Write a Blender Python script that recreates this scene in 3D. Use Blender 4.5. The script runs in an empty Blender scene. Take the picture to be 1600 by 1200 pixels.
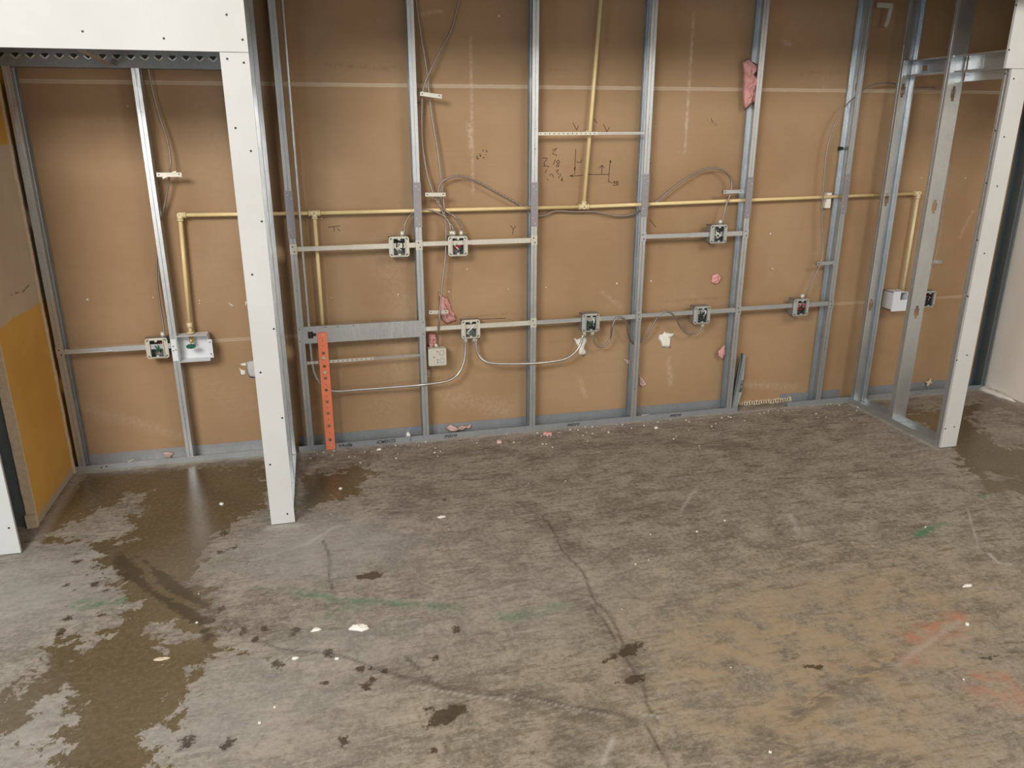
import bpy, math, random
import numpy as np
from mathutils import Vector, Matrix
random.seed(7)
rng = np.random.default_rng(5)
SC = bpy.context.scene
COL = SC.collection

# ------------------------------------------------------------------ camera
F_PX, YAW, PITCH = 1210.0, 0.2408, 0.3214
CAM = Vector((-0.548, -3.953, 1.643))
fw = Vector((math.sin(YAW)*math.cos(PITCH), math.cos(YAW)*math.cos(PITCH), -math.sin(PITCH)))
rt = Vector((math.cos(YAW), -math.sin(YAW), 0))
up = rt.cross(fw)
cd = bpy.data.cameras.new('camera'); co = bpy.data.objects.new('camera', cd); COL.objects.link(co)
cd.sensor_width = 36; cd.lens = 36*F_PX/1600; cd.clip_start = .05; cd.clip_end = 100
co.matrix_world = Matrix(((rt.x, up.x, -fw.x, CAM.x), (rt.y, up.y, -fw.y, CAM.y), (rt.z, up.z, -fw.z, CAM.z), (0, 0, 0, 1)))
SC.camera = co

# ------------------------------------------------------------------ world, lights, exposure
SC.view_settings.view_transform = 'Standard'; SC.view_settings.look = 'None'
SC.view_settings.gamma = 1; SC.view_settings.use_curve_mapping = False
SC.view_settings.exposure = -0.72
wd = bpy.data.worlds.new('world'); SC.world = wd; wd.use_nodes = True
wd.node_tree.nodes['Background'].inputs[0].default_value = (.75, .86, 1, 1)
wd.node_tree.nodes['Background'].inputs[1].default_value = 0.6
def area(name, loc, target, sx, sy, power, col):
    l = bpy.data.lights.new(name, 'AREA'); l.shape = 'RECTANGLE'; l.size = sx; l.size_y = sy
    l.energy = power; l.color = col
    o = bpy.data.objects.new(name, l); COL.objects.link(o); o.location = loc
    o.rotation_euler = (Vector(target)-Vector(loc)).to_track_quat('-Z', 'Y').to_euler()
    return o
# daylight through the shop window behind the photographer, and through the open side on the left
area('skylight_left', (-2.5, -4.5, 3.2), (-.1, 0, .6), 1.5, 1.0, 300, (1.0, .975, .93))
area('skylight_right', (2.3, -4.2, 3.3), (2.2, 0, .5), 1.5, 1.0, 105, (1.0, .95, .88))
area('daylight_shop_window', (-3.0, -7.4, 1.3), (-1.2, 0, .9), 1.8, 1.9, 90, (1.0, .97, .93))
area('daylight_far_window', (2.4, -8.6, 1.3), (.6, 0, 1.0), 4.0, 1.8, 100, (1.0, .94, .86))
area('daylight_side_window', (-5.7, -4.4, 1.15), (-.6, -.6, .8), 2.2, 1.7, 120, (.42, .75, 1.0))

# ------------------------------------------------------------------ pixel helpers (a photo point on a known plane)
def ray(px, py): return fw*F_PX + rt*(px-800) - up*(py-600)
def W(px, py, Y=0.0):
    d = ray(px, py); return CAM + d*((Y-CAM.y)/d.y)
def FL(px, py, Z=0.0):
    d = ray(px, py); return CAM + d*((Z-CAM.z)/d.z)

# ------------------------------------------------------------------ materials
def newmat(name):
    m = bpy.data.materials.new(name); m.use_nodes = True
    nt = m.node_tree; b = nt.nodes['Principled BSDF']
    return m, nt, b
def N(nt, t, **k):
    n = nt.nodes.new(t)
    for a, v in k.items(): setattr(n, a, v)
    return n
def coords(nt, scale=(1, 1, 1)):
    g = N(nt, 'ShaderNodeNewGeometry'); m = N(nt, 'ShaderNodeMapping'); m.inputs['Scale'].default_value = scale
    nt.links.new(g.outputs['Position'], m.inputs['Vector']); return m.outputs[0]
def noise(nt, vec, scale, detail=6, rough=.6, dist=0):
    n = N(nt, 'ShaderNodeTexNoise'); n.inputs['Scale'].default_value = scale; n.inputs['Detail'].default_value = detail
    n.inputs['Roughness'].default_value = rough; n.inputs['Distortion'].default_value = dist
    if vec is not None: nt.links.new(vec, n.inputs['Vector'])
    return n.outputs['Fac']
def maprange(nt, v, a, b, c=0, d=1):
    n = N(nt, 'ShaderNodeMapRange'); n.interpolation_type = 'SMOOTHSTEP'
    nt.links.new(v, n.inputs[0])
    for i, x in enumerate((a, b, c, d)): n.inputs[i+1].default_value = x
    return n.outputs[0]
def math_(nt, op, a, b=None):
    n = N(nt, 'ShaderNodeMath', operation=op)
    for i, x in enumerate((a, b)):
        if x is None: continue
        if isinstance(x, (int, float)): n.inputs[i].default_value = x
        else: nt.links.new(x, n.inputs[i])
    return n.outputs[0]
def mix(nt, f, a, b, mode='MIX'):
    n = N(nt, 'ShaderNodeMix', data_type='RGBA', blend_type=mode)
    for s, x in ((0, f), (6, a), (7, b)):
        if isinstance(x, (int, float)): n.inputs[s].default_value = x
        elif isinstance(x, tuple): n.inputs[s].default_value = x if len(x) == 4 else (*x, 1)
        else: nt.links.new(x, n.inputs[s])
    return n.outputs[2]
def bump(nt, b, h, strength=.3, dist=.002):
    n = N(nt, 'ShaderNodeBump'); n.inputs['Strength'].default_value = strength; n.inputs['Distance'].default_value = dist
    nt.links.new(h, n.inputs['Height']); nt.links.new(n.outputs[0], b.inputs['Normal'])

def simple(name, col, rough=.5, metal=0, var=.12, nscale=40, bstr=0.0):
    m, nt, b = newmat(name); v = coords(nt)
    n = noise(nt, v, nscale)
    c = mix(nt, n, tuple(x*(1-var) for x in col), tuple(min(1, x*(1+var)) for x in col))
    nt.links.new(c, b.inputs['Base Color']); b.inputs['Roughness'].default_value = rough; b.inputs['Metallic'].default_value = metal
    if bstr: bump(nt, b, n, bstr)
    return m

def galv(name, col=(.58, .60, .61), rough=.34, metal=.85):
    m, nt, b = newmat(name); v = coords(nt, (1, 1, 1))
    vo = N(nt, 'ShaderNodeTexVoronoi'); vo.inputs['Scale'].default_value = 130; nt.links.new(v, vo.inputs['Vector'])
    n = noise(nt, v, 9, 5); s = noise(nt, coords(nt, (60, 60, 3)), 4, 3)
    c = mix(nt, n, tuple(x*.82 for x in col), tuple(x*1.1 for x in col))
    c = mix(nt, .12, c, vo.outputs['Color'], 'SOFT_LIGHT')
    nt.links.new(c, b.inputs['Base Color'])
    nt.links.new(maprange(nt, s, .2, .8, rough-.08, rough+.12), b.inputs['Roughness'])
    b.inputs['Metallic'].default_value = metal
    return m
M = {}
M['steel'] = galv('galvanized_steel')
M['track'] = galv('dusty_shaded_track_steel', (.30, .315, .33), .6, .5)  # dusty steel, darkened so shade on the back legs sits in its colour
M['alcovetrack'] = galv('alcove_track_steel', (.44, .45, .46), .5, .65)
M['plate'] = galv('dull_plate_steel', (.33, .31, .33), .5, .6)
M['bright'] = galv('bright_zinc', (.66, .63, .54), .42, .5)
M['dark_steel'] = galv('dark_steel', (.16, .19, .2), .5, .6)
M['ring'] = simple('zinc_ring', (.62, .59, .50), .42, .35, .1, 60)
M['zincring'] = simple('dull_zinc_ring', (.50, .50, .47), .42, .5, .12, 60)
M['boxin'] = simple('box_inside', (.30, .31, .31), .45, .6, .3, 80)
M['black'] = simple('black_plastic', (.012, .012, .012), .5)
M['marker'] = simple('marker_ink', (.03, .025, .03), .7)
M['pencil'] = simple('pencil_ink', (.07, .035, .018), .8)
M['wire_white'] = simple('white_wire', (.75, .73, .68), .4)
M['wire_red'] = simple('red_wire', (.45, .02, .02), .4)
M['wire_green'] = simple('green_wire', (.02, .16, .07), .4)
M['handle'] = simple('green_handle', (.005, .10, .06), .4)
M['cream'] = simple('cream_fitting', (.72, .60, .36), .35)
M['pipe'] = simple('yellow_pipe', (.80, .62, .31), .35, 0, .12, 30)
M['brass'] = simple('brass', (.6, .42, .14), .35, .7)
M['copper'] = simple('copper', (.8, .45, .3), .35, .8)
M['orange'] = simple('orange_steel', (.85, .22, .11), .45, 0, .08, 25)
M['pink'] = simple('pink_insulation', (.66, .33, .30), .95, 0, .35, 90, .8)
M['palepink'] = simple('faded_insulation', (.62, .42, .36), .95, 0, .3, 90, .8)
M['gyp'] = simple('gypsum', (.80, .76, .68), .9, 0, .12, 120, .5)
M['white'] = simple('white_plastic', (.72, .74, .77), .4, 0, .04)
M['dimple'] = simple('joint_compound_dot', (.62, .50, .36), .85, 0, .15)
M['torn'] = simple('torn_board_edge', (.60, .48, .34), .9, 0, .3, 60, .8)
M['armor'] = galv('armored_cable', (.34, .29, .26), .4, .75)
M['emt'] = galv('conduit_steel', (.56, .54, .50), .36, .85)
def coil(m):      # the spiral rings of armoured cable
    nt = m.node_tree; b = nt.nodes['Principled BSDF']
    w = N(nt, 'ShaderNodeTexWave'); w.inputs['Scale'].default_value = 70; w.bands_direction = 'DIAGONAL'
    nt.links.new(coords(nt), w.inputs['Vector']); bump(nt, b, w.outputs['Fac'], .5, .001)
coil(M['armor'])

# drywall finish on the posts and header
m, nt, b = newmat('primed_drywall'); v = coords(nt)
c = mix(nt, maprange(nt, noise(nt, v, 3, 5), .3, .7), (.52, .51, .485), (.56, .55, .535))
c = mix(nt, maprange(nt, noise(nt, coords(nt, (1, 1, .35)), 9, 4), .68, .8), c, (.52, .5, .47))
nt.links.new(c, b.inputs['Base Color']); b.inputs['Roughness'].default_value = .75
bump(nt, b, noise(nt, v, 300, 2), .08); M['drywall'] = m
m, nt, b = newmat('painted_wall'); v = coords(nt)
c = mix(nt, maprange(nt, noise(nt, v, 1.5, 4), .3, .7), (.80, .72, .62), (.86, .80, .72))
nt.links.new(c, b.inputs['Base Color']); b.inputs['Roughness'].default_value = .8
bump(nt, b, noise(nt, v, 60, 4), .15); M['paint'] = m
M['shell'] = simple('shell_wall', (.42, .38, .33), .9, 0, .1, 2)
M['ceil'] = simple('ceiling_board', (.30, .26, .22), .9, 0, .15, 2)

# brown shaft-liner board (rear wall): dust, pale rubbed streaks, board joints at two heights
m, nt, b = newmat('brown_board'); v = coords(nt); g = N(nt, 'ShaderNodeNewGeometry'); sp = N(nt, 'ShaderNodeSeparateXYZ')
nt.links.new(g.outputs['Position'], sp.inputs[0])
c = mix(nt, maprange(nt, noise(nt, v, 1.6, 6, .6), .3, .7), (.325, .198, .100), (.392, .252, .138))
c = mix(nt, maprange(nt, noise(nt, coords(nt, (3, 1, 60)), 1.5, 4), .35, .8, 0, .12), c, (.25, .135, .065))
c = mix(nt, maprange(nt, noise(nt, coords(nt, (1, 1, 5)), 6, 5), .62, .85, 0, .22), c, (.46, .33, .22))
jn = noise(nt, coords(nt, (30, 1, 60)), 1, 3)
for z, s in ((1.831, .62), (.611, .38)):
    d = math_(nt, 'ABSOLUTE', math_(nt, 'SUBTRACT', sp.outputs[2], z))
    c = mix(nt, math_(nt, 'MULTIPLY', maprange(nt, math_(nt, 'ADD', d, math_(nt, 'MULTIPLY', math_(nt, 'SUBTRACT', jn, .5), .006)), .0105, .0065), s), c, (.62, .50, .36))
    dd = math_(nt, 'ABSOLUTE', math_(nt, 'SUBTRACT', sp.outputs[2], z-.0005))
    c = mix(nt, math_(nt, 'MULTIPLY', maprange(nt, dd, .0022, .0008), .45), c, (.30, .18, .09))
at = N(nt, 'ShaderNodeAttribute', attribute_name='pale'); pn = noise(nt, coords(nt, (1, 1, 1)), 45, 6, .7)
c = mix(nt, math_(nt, 'MULTIPLY', at.outputs['Fac'], maprange(nt, pn, .38, .62, .15, 1)), c, (.66, .54, .42))
at = N(nt, 'ShaderNodeAttribute', attribute_name='smudge')
c = mix(nt, math_(nt, 'MULTIPLY', at.outputs['Fac'], maprange(nt, pn, .40, .60, 0, 1)), c, (.17, .09, .04))
nt.links.new(c, b.inputs['Base Color']); b.inputs['Roughness'].default_value = .72
bump(nt, b, noise(nt, v, 260, 3), .12, .001); M['board'] = m
# golden board of the side wall with the plastered band
m, nt, b = newmat('golden_board'); v = coords(nt); g = N(nt, 'ShaderNodeNewGeometry'); sp = N(nt, 'ShaderNodeSeparateXYZ')
nt.links.new(g.outputs['Position'], sp.inputs[0])
c = mix(nt, maprange(nt, noise(nt, v, 2.2, 5), .3, .7), (.58, .30, .052), (.66, .37, .080))
g2 = mix(nt, maprange(nt, noise(nt, v, 4, 6), .3, .7), (.46, .36, .25), (.53, .43, .31))
e = math_(nt, 'ADD', sp.outputs[2], math_(nt, 'MULTIPLY', math_(nt, 'SUBTRACT', noise(nt, v, 5, 3), .5), .05))
band = math_(nt, 'MULTIPLY', maprange(nt, e, .862, .874), maprange(nt, e, 1.575, 1.56))
c = mix(nt, band, c, g2)
lnz = math_(nt, 'ABSOLUTE', math_(nt, 'SUBTRACT', e, .965))
c = mix(nt, math_(nt, 'MULTIPLY', maprange(nt, lnz, .006, .001), maprange(nt, noise(nt, v, 14, 3), .48, .6)), c, (.16, .11, .07))
lo = maprange(nt, math_(nt, 'ADD', sp.outputs[2], math_(nt, 'MULTIPLY', noise(nt, v, 22, 5), .05)), .085, .035)
c = mix(nt, lo, c, (.42, .35, .27))
nt.links.new(c, b.inputs['Base Color']); b.inputs['Roughness'].default_value = .7
bump(nt, b, noise(nt, v, 200, 3), .15, .001); M['golden'] = m

# concrete slab
m, nt, b = newmat('stained_concrete'); v = coords(nt)
rot = N(nt, 'ShaderNodeMapping'); rot.inputs['Rotation'].default_value = (0, 0, .35); rot.inputs['Scale'].default_value = (1, 2.6, 1)
gg = N(nt, 'ShaderNodeNewGeometry'); nt.links.new(gg.outputs['Position'], rot.inputs['Vector'])
def att(n): return N(nt, 'ShaderNodeAttribute', attribute_name=n).outputs['Fac']
n_big = noise(nt, v, 1.1, 5, .6); n_mid = noise(nt, rot.outputs[0], 5, 9, .68, .6); n_fine = noise(nt, v, 55, 6, .7); n_edge = noise(nt, v, 11, 8, .72, .3)
n_str = noise(nt, rot.outputs[0], 16, 8, .7, .8)
def aniso(ang, sy, sc, det=7):
    q = N(nt, 'ShaderNodeMapping'); q.inputs['Rotation'].default_value = (0, 0, ang); q.inputs['Scale'].default_value = (1, sy, 1)
    nt.links.new(gg.outputs['Position'], q.inputs['Vector']); return noise(nt, q.outputs[0], sc, det, .72, .25)
s1, s2, s3 = aniso(.25, 5, 7), aniso(-.5, 6, 9), aniso(1.2, 7, 6)
n_cl = noise(nt, v, 7, 10, .75, .2)
c = mix(nt, maprange(nt, n_cl, .38, .62), (0.158, 0.132, 0.097), (0.329, 0.283, 0.227))
c = mix(nt, maprange(nt, n_big, .38, .62, 0, .45), c, (0.269, 0.234, 0.193))
c = mix(nt, maprange(nt, n_mid, .51, .66, 0, .62), c, (0.130, 0.101, 0.069))
c = mix(nt, maprange(nt, s1, .53, .62, 0, .70), c, (0.095, 0.073, 0.049))
c = mix(nt, maprange(nt, s2, .55, .64, 0, .60), c, (0.108, 0.087, 0.063))
c = mix(nt, maprange(nt, s3, .57, .66, 0, .45), c, (0.406, 0.364, 0.315))
c = mix(nt, maprange(nt, s1, .43, .34, 0, .50), c, (0.420, 0.378, 0.322))
n_scr = aniso(.15, 14, 30, 4); n_scr2 = aniso(-.8, 16, 26, 4)
c = mix(nt, maprange(nt, n_scr, .60, .70, 0, .70), c, (0.070, 0.056, 0.041))
c = mix(nt, maprange(nt, n_scr2, .63, .72, 0, .60), c, (0.084, 0.066, 0.049))
c = mix(nt, maprange(nt, n_scr2, .34, .28, 0, .45), c, (0.434, 0.399, 0.350))
c = mix(nt, maprange(nt, n_fine, .48, .66, 0, .42), c, (0.420, 0.378, 0.315))
c = mix(nt, maprange(nt, n_fine, .48, .34, 0, .60), c, (0.091, 0.070, 0.049))
c = mix(nt, maprange(nt, noise(nt, v, 130, 3, .7), .60, .70, 0, .6), c, (0.490, 0.455, 0.399))
def sub(a, s, f=n_edge): return math_(nt, 'ADD', a, math_(nt, 'MULTIPLY', math_(nt, 'SUBTRACT', f, .5), s))
c = mix(nt, math_(nt, 'MULTIPLY', att('light'), maprange(nt, n_mid, .3, .6, .5, 1)), c, (.36, .345, .32))  # lighter floor at left front: light falloff and reflection put into the colour
c = mix(nt, math_(nt, 'MULTIPLY', att('tan'), maprange(nt, n_cl, .36, .60, .08, .9)), c, (.34, .25, .145))
c = mix(nt, math_(nt, 'MULTIPLY', att('scuff'), maprange(nt, n_str, .42, .58, .1, 1)), c, (.11, .086, .064))
c = mix(nt, math_(nt, 'MULTIPLY', att('orange'), maprange(nt, n_edge, .42, .6)), c, (.42, .17, .10))
c = mix(nt, math_(nt, 'MULTIPLY', att('green'), maprange(nt, n_edge, .40, .56)), c, (.05, .17, .085))
wet = maprange(nt, sub(att('wet'), .55), -.006, .014)
wetc = mix(nt, maprange(nt, n_big, .4, .62), (.088, .058, .022), (.130, .093, .048))
wetc = mix(nt, maprange(nt, n_fine, .4, .75, 0, .35), wetc, (.24, .19, .12))
wetc = mix(nt, maprange(nt, n_str, .52, .68, 0, .5), wetc, (.10, .075, .045))
c = mix(nt, math_(nt, 'MULTIPLY', wet, .93), c, wetc)
dk = maprange(nt, sub(att('dark'), .11, noise(nt, v, 28, 8, .75, .3)), -.002, .010)
c = mix(nt, math_(nt, 'MULTIPLY', dk, .85), c, (.050, .036, .020))
c = mix(nt, math_(nt, 'MULTIPLY', att('crack'), .6), c, (.05, .042, .034))
c = mix(nt, math_(nt, 'MULTIPLY', att('dust'), maprange(nt, n_edge, .30, .55, .25, 1)), c, (.48, .455, .415))
nt.links.new(c, b.inputs['Base Color'])
r = maprange(nt, n_mid, .3, .7, .58, .8)
rr = N(nt, 'ShaderNodeMix'); nt.links.new(math_(nt, 'MAXIMUM', wet, dk), rr.inputs[0]); nt.links.new(r, rr.inputs[2]); rr.inputs[3].default_value = .24
nt.links.new(rr.outputs[0], b.inputs['Roughness'])
hh = math_(nt, 'SUBTRACT', n_fine, math_(nt, 'MULTIPLY', att('crack'), 2.5))
bump(nt, b, hh, .16, .003); M['concrete'] = m

# ------------------------------------------------------------------ mesh helpers
class MB:
    def __init__(s): s.v = []; s.f = []; s.sm = []; s.mi = []; s.cur = 0
    def add(s, vs, fs, smooth=False):
        o = len(s.v); s.v += [tuple(q) for q in vs]
        for f in fs: s.f.append(tuple(i+o for i in f)); s.sm.append(smooth); s.mi.append(s.cur)
        return s
    def box(s, x0, x1, y0, y1, z0, z1):
        vs = [(x, y, z) for z in (z0, z1) for y in (y0, y1) for x in (x0, x1)]
        return s.add(vs, [(0, 2, 3, 1), (4, 5, 7, 6), (0, 1, 5, 4), (2, 6, 7, 3), (0, 4, 6, 2), (1, 3, 7, 5)])
    def obox(s, c, size, rot=None):
        c = Vector(c); r = rot or Matrix.Identity(3); hx, hy, hz = (q/2 for q in size)
        vs = [c + r @ Vector((x, y, z)) for z in (-hz, hz) for y in (-hy, hy) for x in (-hx, hx)]
        return s.add(vs, [(0, 2, 3, 1), (4, 5, 7, 6), (0, 1, 5, 4), (2, 6, 7, 3), (0, 4, 6, 2), (1, 3, 7, 5)])
    def tube(s, pts, r, seg=10, caps=True):
        pts = [Vector(p) for p in pts]; n = len(pts); o = []; fs = []
        t0 = (pts[1]-pts[0]).normalized(); nrm = t0.orthogonal().normalized()
        for i, p in enumerate(pts):
            t = ((pts[min(i+1, n-1)]-pts[max(i-1, 0)])).normalized()
            nrm = (nrm - t*nrm.dot(t)).normalized(); bn = t.cross(nrm)
            rr = r[i] if isinstance(r, (list, tuple)) else r
            for k in range(seg):
                a = 2*math.pi*k/seg; o.append(p + nrm*(rr*math.cos(a)) + bn*(rr*math.sin(a)))
        for i in range(n-1):
            for k in range(seg):
                k2 = (k+1) % seg; fs.append((i*seg+k, i*seg+k2, (i+1)*seg+k2, (i+1)*seg+k))
        s.add(o, fs, True)
        if caps:
            b0 = len(s.v)-len(o)
            s.f.append(tuple(b0+k for k in reversed(range(seg)))); s.sm.append(False); s.mi.append(s.cur)
            s.f.append(tuple(b0+(n-1)*seg+k for k in range(seg))); s.sm.append(False); s.mi.append(s.cur)
        return s
    def prism(s, poly, z0, z1, tf=None):       # poly in (a,b); extruded on c; tf maps (a,b,c)->xyz
        n = len(poly); tf = tf or (lambda a, b, c: (a, b, c))
        vs = [tf(a, b, z0) for a, b in poly] + [tf(a, b, z1) for a, b in poly]
        fs = [tuple(reversed(range(n))), tuple(range(n, 2*n))] + [(i, (i+1) % n, n+(i+1) % n, n+i) for i in range(n)]
        return s.add(vs, fs)
    def build(s, name, mat, parent=None):
        me = bpy.data.meshes.new(name); me.from_pydata(s.v, [], s.f)
        mats = mat if isinstance(mat, (list, tuple)) else [mat]
        for q in mats: me.materials.append(M[q])
        me.polygons.foreach_set('use_smooth', s.sm); me.polygons.foreach_set('material_index', s.mi)
        me.validate(); me.update()
        o = bpy.data.objects.new(name, me); COL.objects.link(o)
        if parent: o.parent = parent
        return o
def tag(o, label, cat, group=None, kind=None):
    o['label'] = label; o['category'] = cat
    if group: o['group'] = group
    if kind: o['kind'] = kind
    return o
def struct(o): o['kind'] = 'structure'; return o
def thing(name, label, cat, loc, group=None):
    o = bpy.data.objects.new(name, None); COL.objects.link(o); o.location = loc; o.empty_display_size = .05
    return tag(o, label, cat, group)
def rel(o): return Vector(o.location)
def spline(pts, per=6):
    P = [Vector(p) for p in pts]; P = [P[0]*2-P[1]] + P + [P[-1]*2-P[-2]]; out = []
    for i in range(1, len(P)-2):
        a, b_, c_, d = P[i-1:i+3]
        for k in range(per):
            t = k/per
            out.append(.5*((2*b_)+(c_-a)*t+(2*a-5*b_+4*c_-d)*t*t+(-a+3*b_-3*c_+d)*t**3))
    out.append(P[-2]); return out
def pillow(mb, poly, h, tf, seed=0, rings=5, rough=.35):
    """a lumpy flat-backed pad with the given outline; tf(a,b,h)->xyz"""
    r = random.Random(seed); n = len(poly); sub_ = []
    for i in range(n):
        a, c = poly[i], poly[(i+1) % n]
        for k in range(3):
            t = k/3; j = .06*math.dist(a, c)*(1 if k else 0)
            sub_.append((a[0]+(c[0]-a[0])*t+r.uniform(-j, j), a[1]+(c[1]-a[1])*t+r.uniform(-j, j)))
    n = len(sub_); cx = sum(p[0] for p in sub_)/n; cy = sum(p[1] for p in sub_)/n
    vs = []; fs = []
    for q in range(rings):
        t = 1-q/rings
        for p in sub_:
            hh = 0 if q == 0 else h*math.sqrt(1-t*t)*(1+r.uniform(-rough, rough))
            vs.append(tf(cx+(p[0]-cx)*t, cy+(p[1]-cy)*t, hh))
    vs.append(tf(cx, cy, h))
    for q in range(rings-1):
        for i in range(n):
            j = (i+1) % n; fs.append((q*n+i, q*n+j, (q+1)*n+j, (q+1)*n+i))
    for i in range(n): fs.append(((rings-1)*n+i, (rings-1)*n+(i+1) % n, len(vs)-1))
    fs.append(tuple(reversed(range(n)))); mb.add(vs, fs, True); return mb

WALL = .092      # face of the rear board behind the studs
CEIL = 2.45     # soffit over the framed wall; the room itself is taller
ROOM = 3.75
# ------------------------------------------------------------------ attribute fields
def seg_dist(P, a, b_):
    a = np.array(a); b_ = np.array(b_); ab = b_-a; t = np.clip(((P-a)@ab)/max(1e-9, ab@ab), 0, 1)
    return np.linalg.norm(P-(a+t[:, None]*ab), axis=1)
def poly_sdf(P, poly):         # positive inside
    d = np.full(len(P), 1e9); ins = np.zeros(len(P), bool); n = len(poly)
    for i in range(n):
        a, c = poly[i], poly[(i+1) % n]; d = np.minimum(d, seg_dist(P, a, c))
        cond = ((a[1] > P[:, 1]) != (c[1] > P[:, 1]))
        with np.errstate(divide='ignore', invalid='ignore'):
            xi = (c[0]-a[0])*(P[:, 1]-a[1])/((c[1]-a[1]) if c[1] != a[1] else 1e-9)+a[0]
        ins ^= cond & (P[:, 0] < xi)
    return np.where(ins, d, -d)
def line_dist(P, pts):
    d = np.full(len(P), 1e9)
    for a, c in zip(pts[:-1], pts[1:]): d = np.minimum(d, seg_dist(P, a, c))
    return d
def grid(name, us, vs, tf, mat, attrs):
    U, V = np.meshgrid(us, vs); P = np.stack([U.ravel(), V.ravel()], 1); nu, nv = len(us), len(vs)
    co = np.array(tf(P[:, 0], P[:, 1])).T
    i, j = np.meshgrid(np.arange(nu-1), np.arange(nv-1)); a = (j*nu+i).ravel()
    faces = np.stack([a, a+1, a+nu+1, a+nu], 1)
    me = bpy.data.meshes.new(name); me.from_pydata(co.tolist(), [], faces.tolist()); me.materials.append(M[mat])
    for k, fn in attrs.items():
        at = me.attributes.new(k, 'FLOAT', 'POINT'); at.data.foreach_set('value', np.ascontiguousarray(fn(P), dtype=np.float32))
    me.update(); o = bpy.data.objects.new(name, me); COL.objects.link(o); return o

# ------------------------------------------------------------------ floor
def fp(pts, sc=1, ox=0, oy=0): return [tuple(FL(x/sc+ox, y/sc+oy)[:2]) for x, y in pts]
wetL = fp([(240, 80), (590, 60), (835, 40), (850, 120), (830, 190), (740, 225), (690, 260), (650, 330), (625, 380), (595, 430), (640, 445), (675, 440),
           (660, 480), (640, 520), (670, 560), (690, 600), (725, 630), (690, 660), (640, 680), (600, 760), (560, 800), (540, 860), (490, 890), (465, 920),
           (500, 970), (520, 1000), (500, 1150), (180, 1150), (175, 1000), (170, 900), (205, 830), (200, 740), (130, 790), (60, 870), (0, 930), (-150, 1000), (-160, 900), (0, 800), (60, 740), (130, 660), (180, 605),
           (270, 605), (330, 580), (380, 530), (400, 500), (430, 480), (385, 450), (340, 400), (300, 350), (290, 320), (230, 310), (150, 300), (100, 290), (160, 180)], 2, 0, 700)
hole1 = fp([(460, 545), (520, 545), (560, 570), (620, 590), (600, 620), (540, 610), (470, 580)], 2, 0, 700)
hole2 = fp([(20, 930), (90, 860), (160, 850), (190, 900), (180, 1010), (60, 1010)], 2, 0, 700)
hole3 = fp([(150, 270), (260, 220), (400, 150), (470, 140), (430, 190), (400, 250), (370, 300), (300, 300)], 2, 0, 700)
wetM = fp([(462, 745), (560, 725), (600, 735), (560, 770), (500, 790), (465, 815)])
wetR = fp([(1430, 640), (1462, 640), (1600, 615), (1700, 640), (1700, 790), (1600, 778), (1575, 768), (1560, 775), (1538, 772), (1530, 748), (1498, 735), (1496, 715), (1470, 690), (1440, 670), (1410, 650)])
wetRh = fp([(1520, 640), (1600, 640), (1640, 690), (1570, 700), (1530, 670)])
wetRh2 = fp([(1545, 735), (1575, 745), (1572, 760), (1552, 750)])
drips = fp([(700, 560), (760, 570), (820, 566), (840, 568), (920, 572), (800, 600), (840, 655), (1030, 640), (1130, 693), (1160, 690), (1200, 695), (1160, 730), (1140, 745), (1020, 733), (870, 678), (690, 325), (710, 320), (700, 265), (730, 310),
             (210, 430), (230, 445), (300, 425), (335, 445), (200, 500), (215, 530), (320, 520), (310, 515), (240, 355), (190, 575), (380, 330), (300, 380), (1425, 568), (1360, 655), (585, 875), (715, 925), (1075, 920), (1360, 950), (570, 930), (600, 905), (1330, 880), (1310, 845), (1340, 815), (770, 357), (1390, 162),
             (640, 570), (660, 540), (710, 570), (650, 590), (690, 505)], 2, 0, 700)
dsz = [.008+.014*((i*37) % 10)/10 for i in range(len(drips))]
darkpoly = [fp(q, 2, 0, 700) for q in (
    [(360, 330), (430, 340), (500, 380), (590, 440), (650, 490), (665, 550), (620, 560), (560, 520), (500, 480), (430, 430), (360, 390)],
    [(1345, 870), (1350, 830), (1400, 805), (1470, 795), (1450, 830), (1400, 865)],
    [(1110, 400), (1160, 385), (1210, 390), (1190, 405), (1130, 412)])] + [fp(q, 2, 800, 700) for q in (
    [(300, 655), (360, 615), (420, 605), (420, 620), (370, 650), (280, 672)],
    [(330, 735), (370, 715), (410, 712), (410, 728), (370, 740)],
    [(890, 680), (930, 676), (975, 680), (960, 692), (920, 688)],
    [(1450, 652), (1500, 645), (1525, 652), (1500, 660)])]
cracks = [fp(q) for q in ([(850, 805), (880, 855), (915, 900), (935, 940), (950, 955), (975, 1000), (985, 1035), (1005, 1070), (1012, 1100), (1030, 1125)],
          [(1012, 1130), (1025, 1160), (1045, 1200)], [(800, 1090), (870, 1098), (920, 1108), (960, 1115), (1000, 1128)],
          [(400, 1000), (560, 1035), (640, 1058), (700, 1072), (760, 1085), (800, 1090)], [(630, 1030), (700, 1080)], [(505, 845), (520, 930)], [(925, 945), (965, 1000)])]
scuffs = [fp(q) for q in ([(900, 930), (960, 1000), (1000, 1060)], [(600, 1050), (780, 1085), (980, 1130)], [(640, 790), (670, 760), (690, 790)], [(1180, 1180), (1300, 1190), (1430, 1190)],
          [(1240, 1120), (1330, 1060), (1400, 1030)], [(250, 880), (330, 960), (420, 990)], [(640, 720), (760, 700), (850, 720)], [(880, 700), (1030, 690), (1200, 700)], [(950, 800), (1100, 790)], [(820, 790), (900, 860)],
          [(1190, 1150), (1230, 1170)], [(880, 1110), (880, 1170)], [(1180, 700), (1250, 715)], [(640, 760), (620, 800)])]
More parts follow.
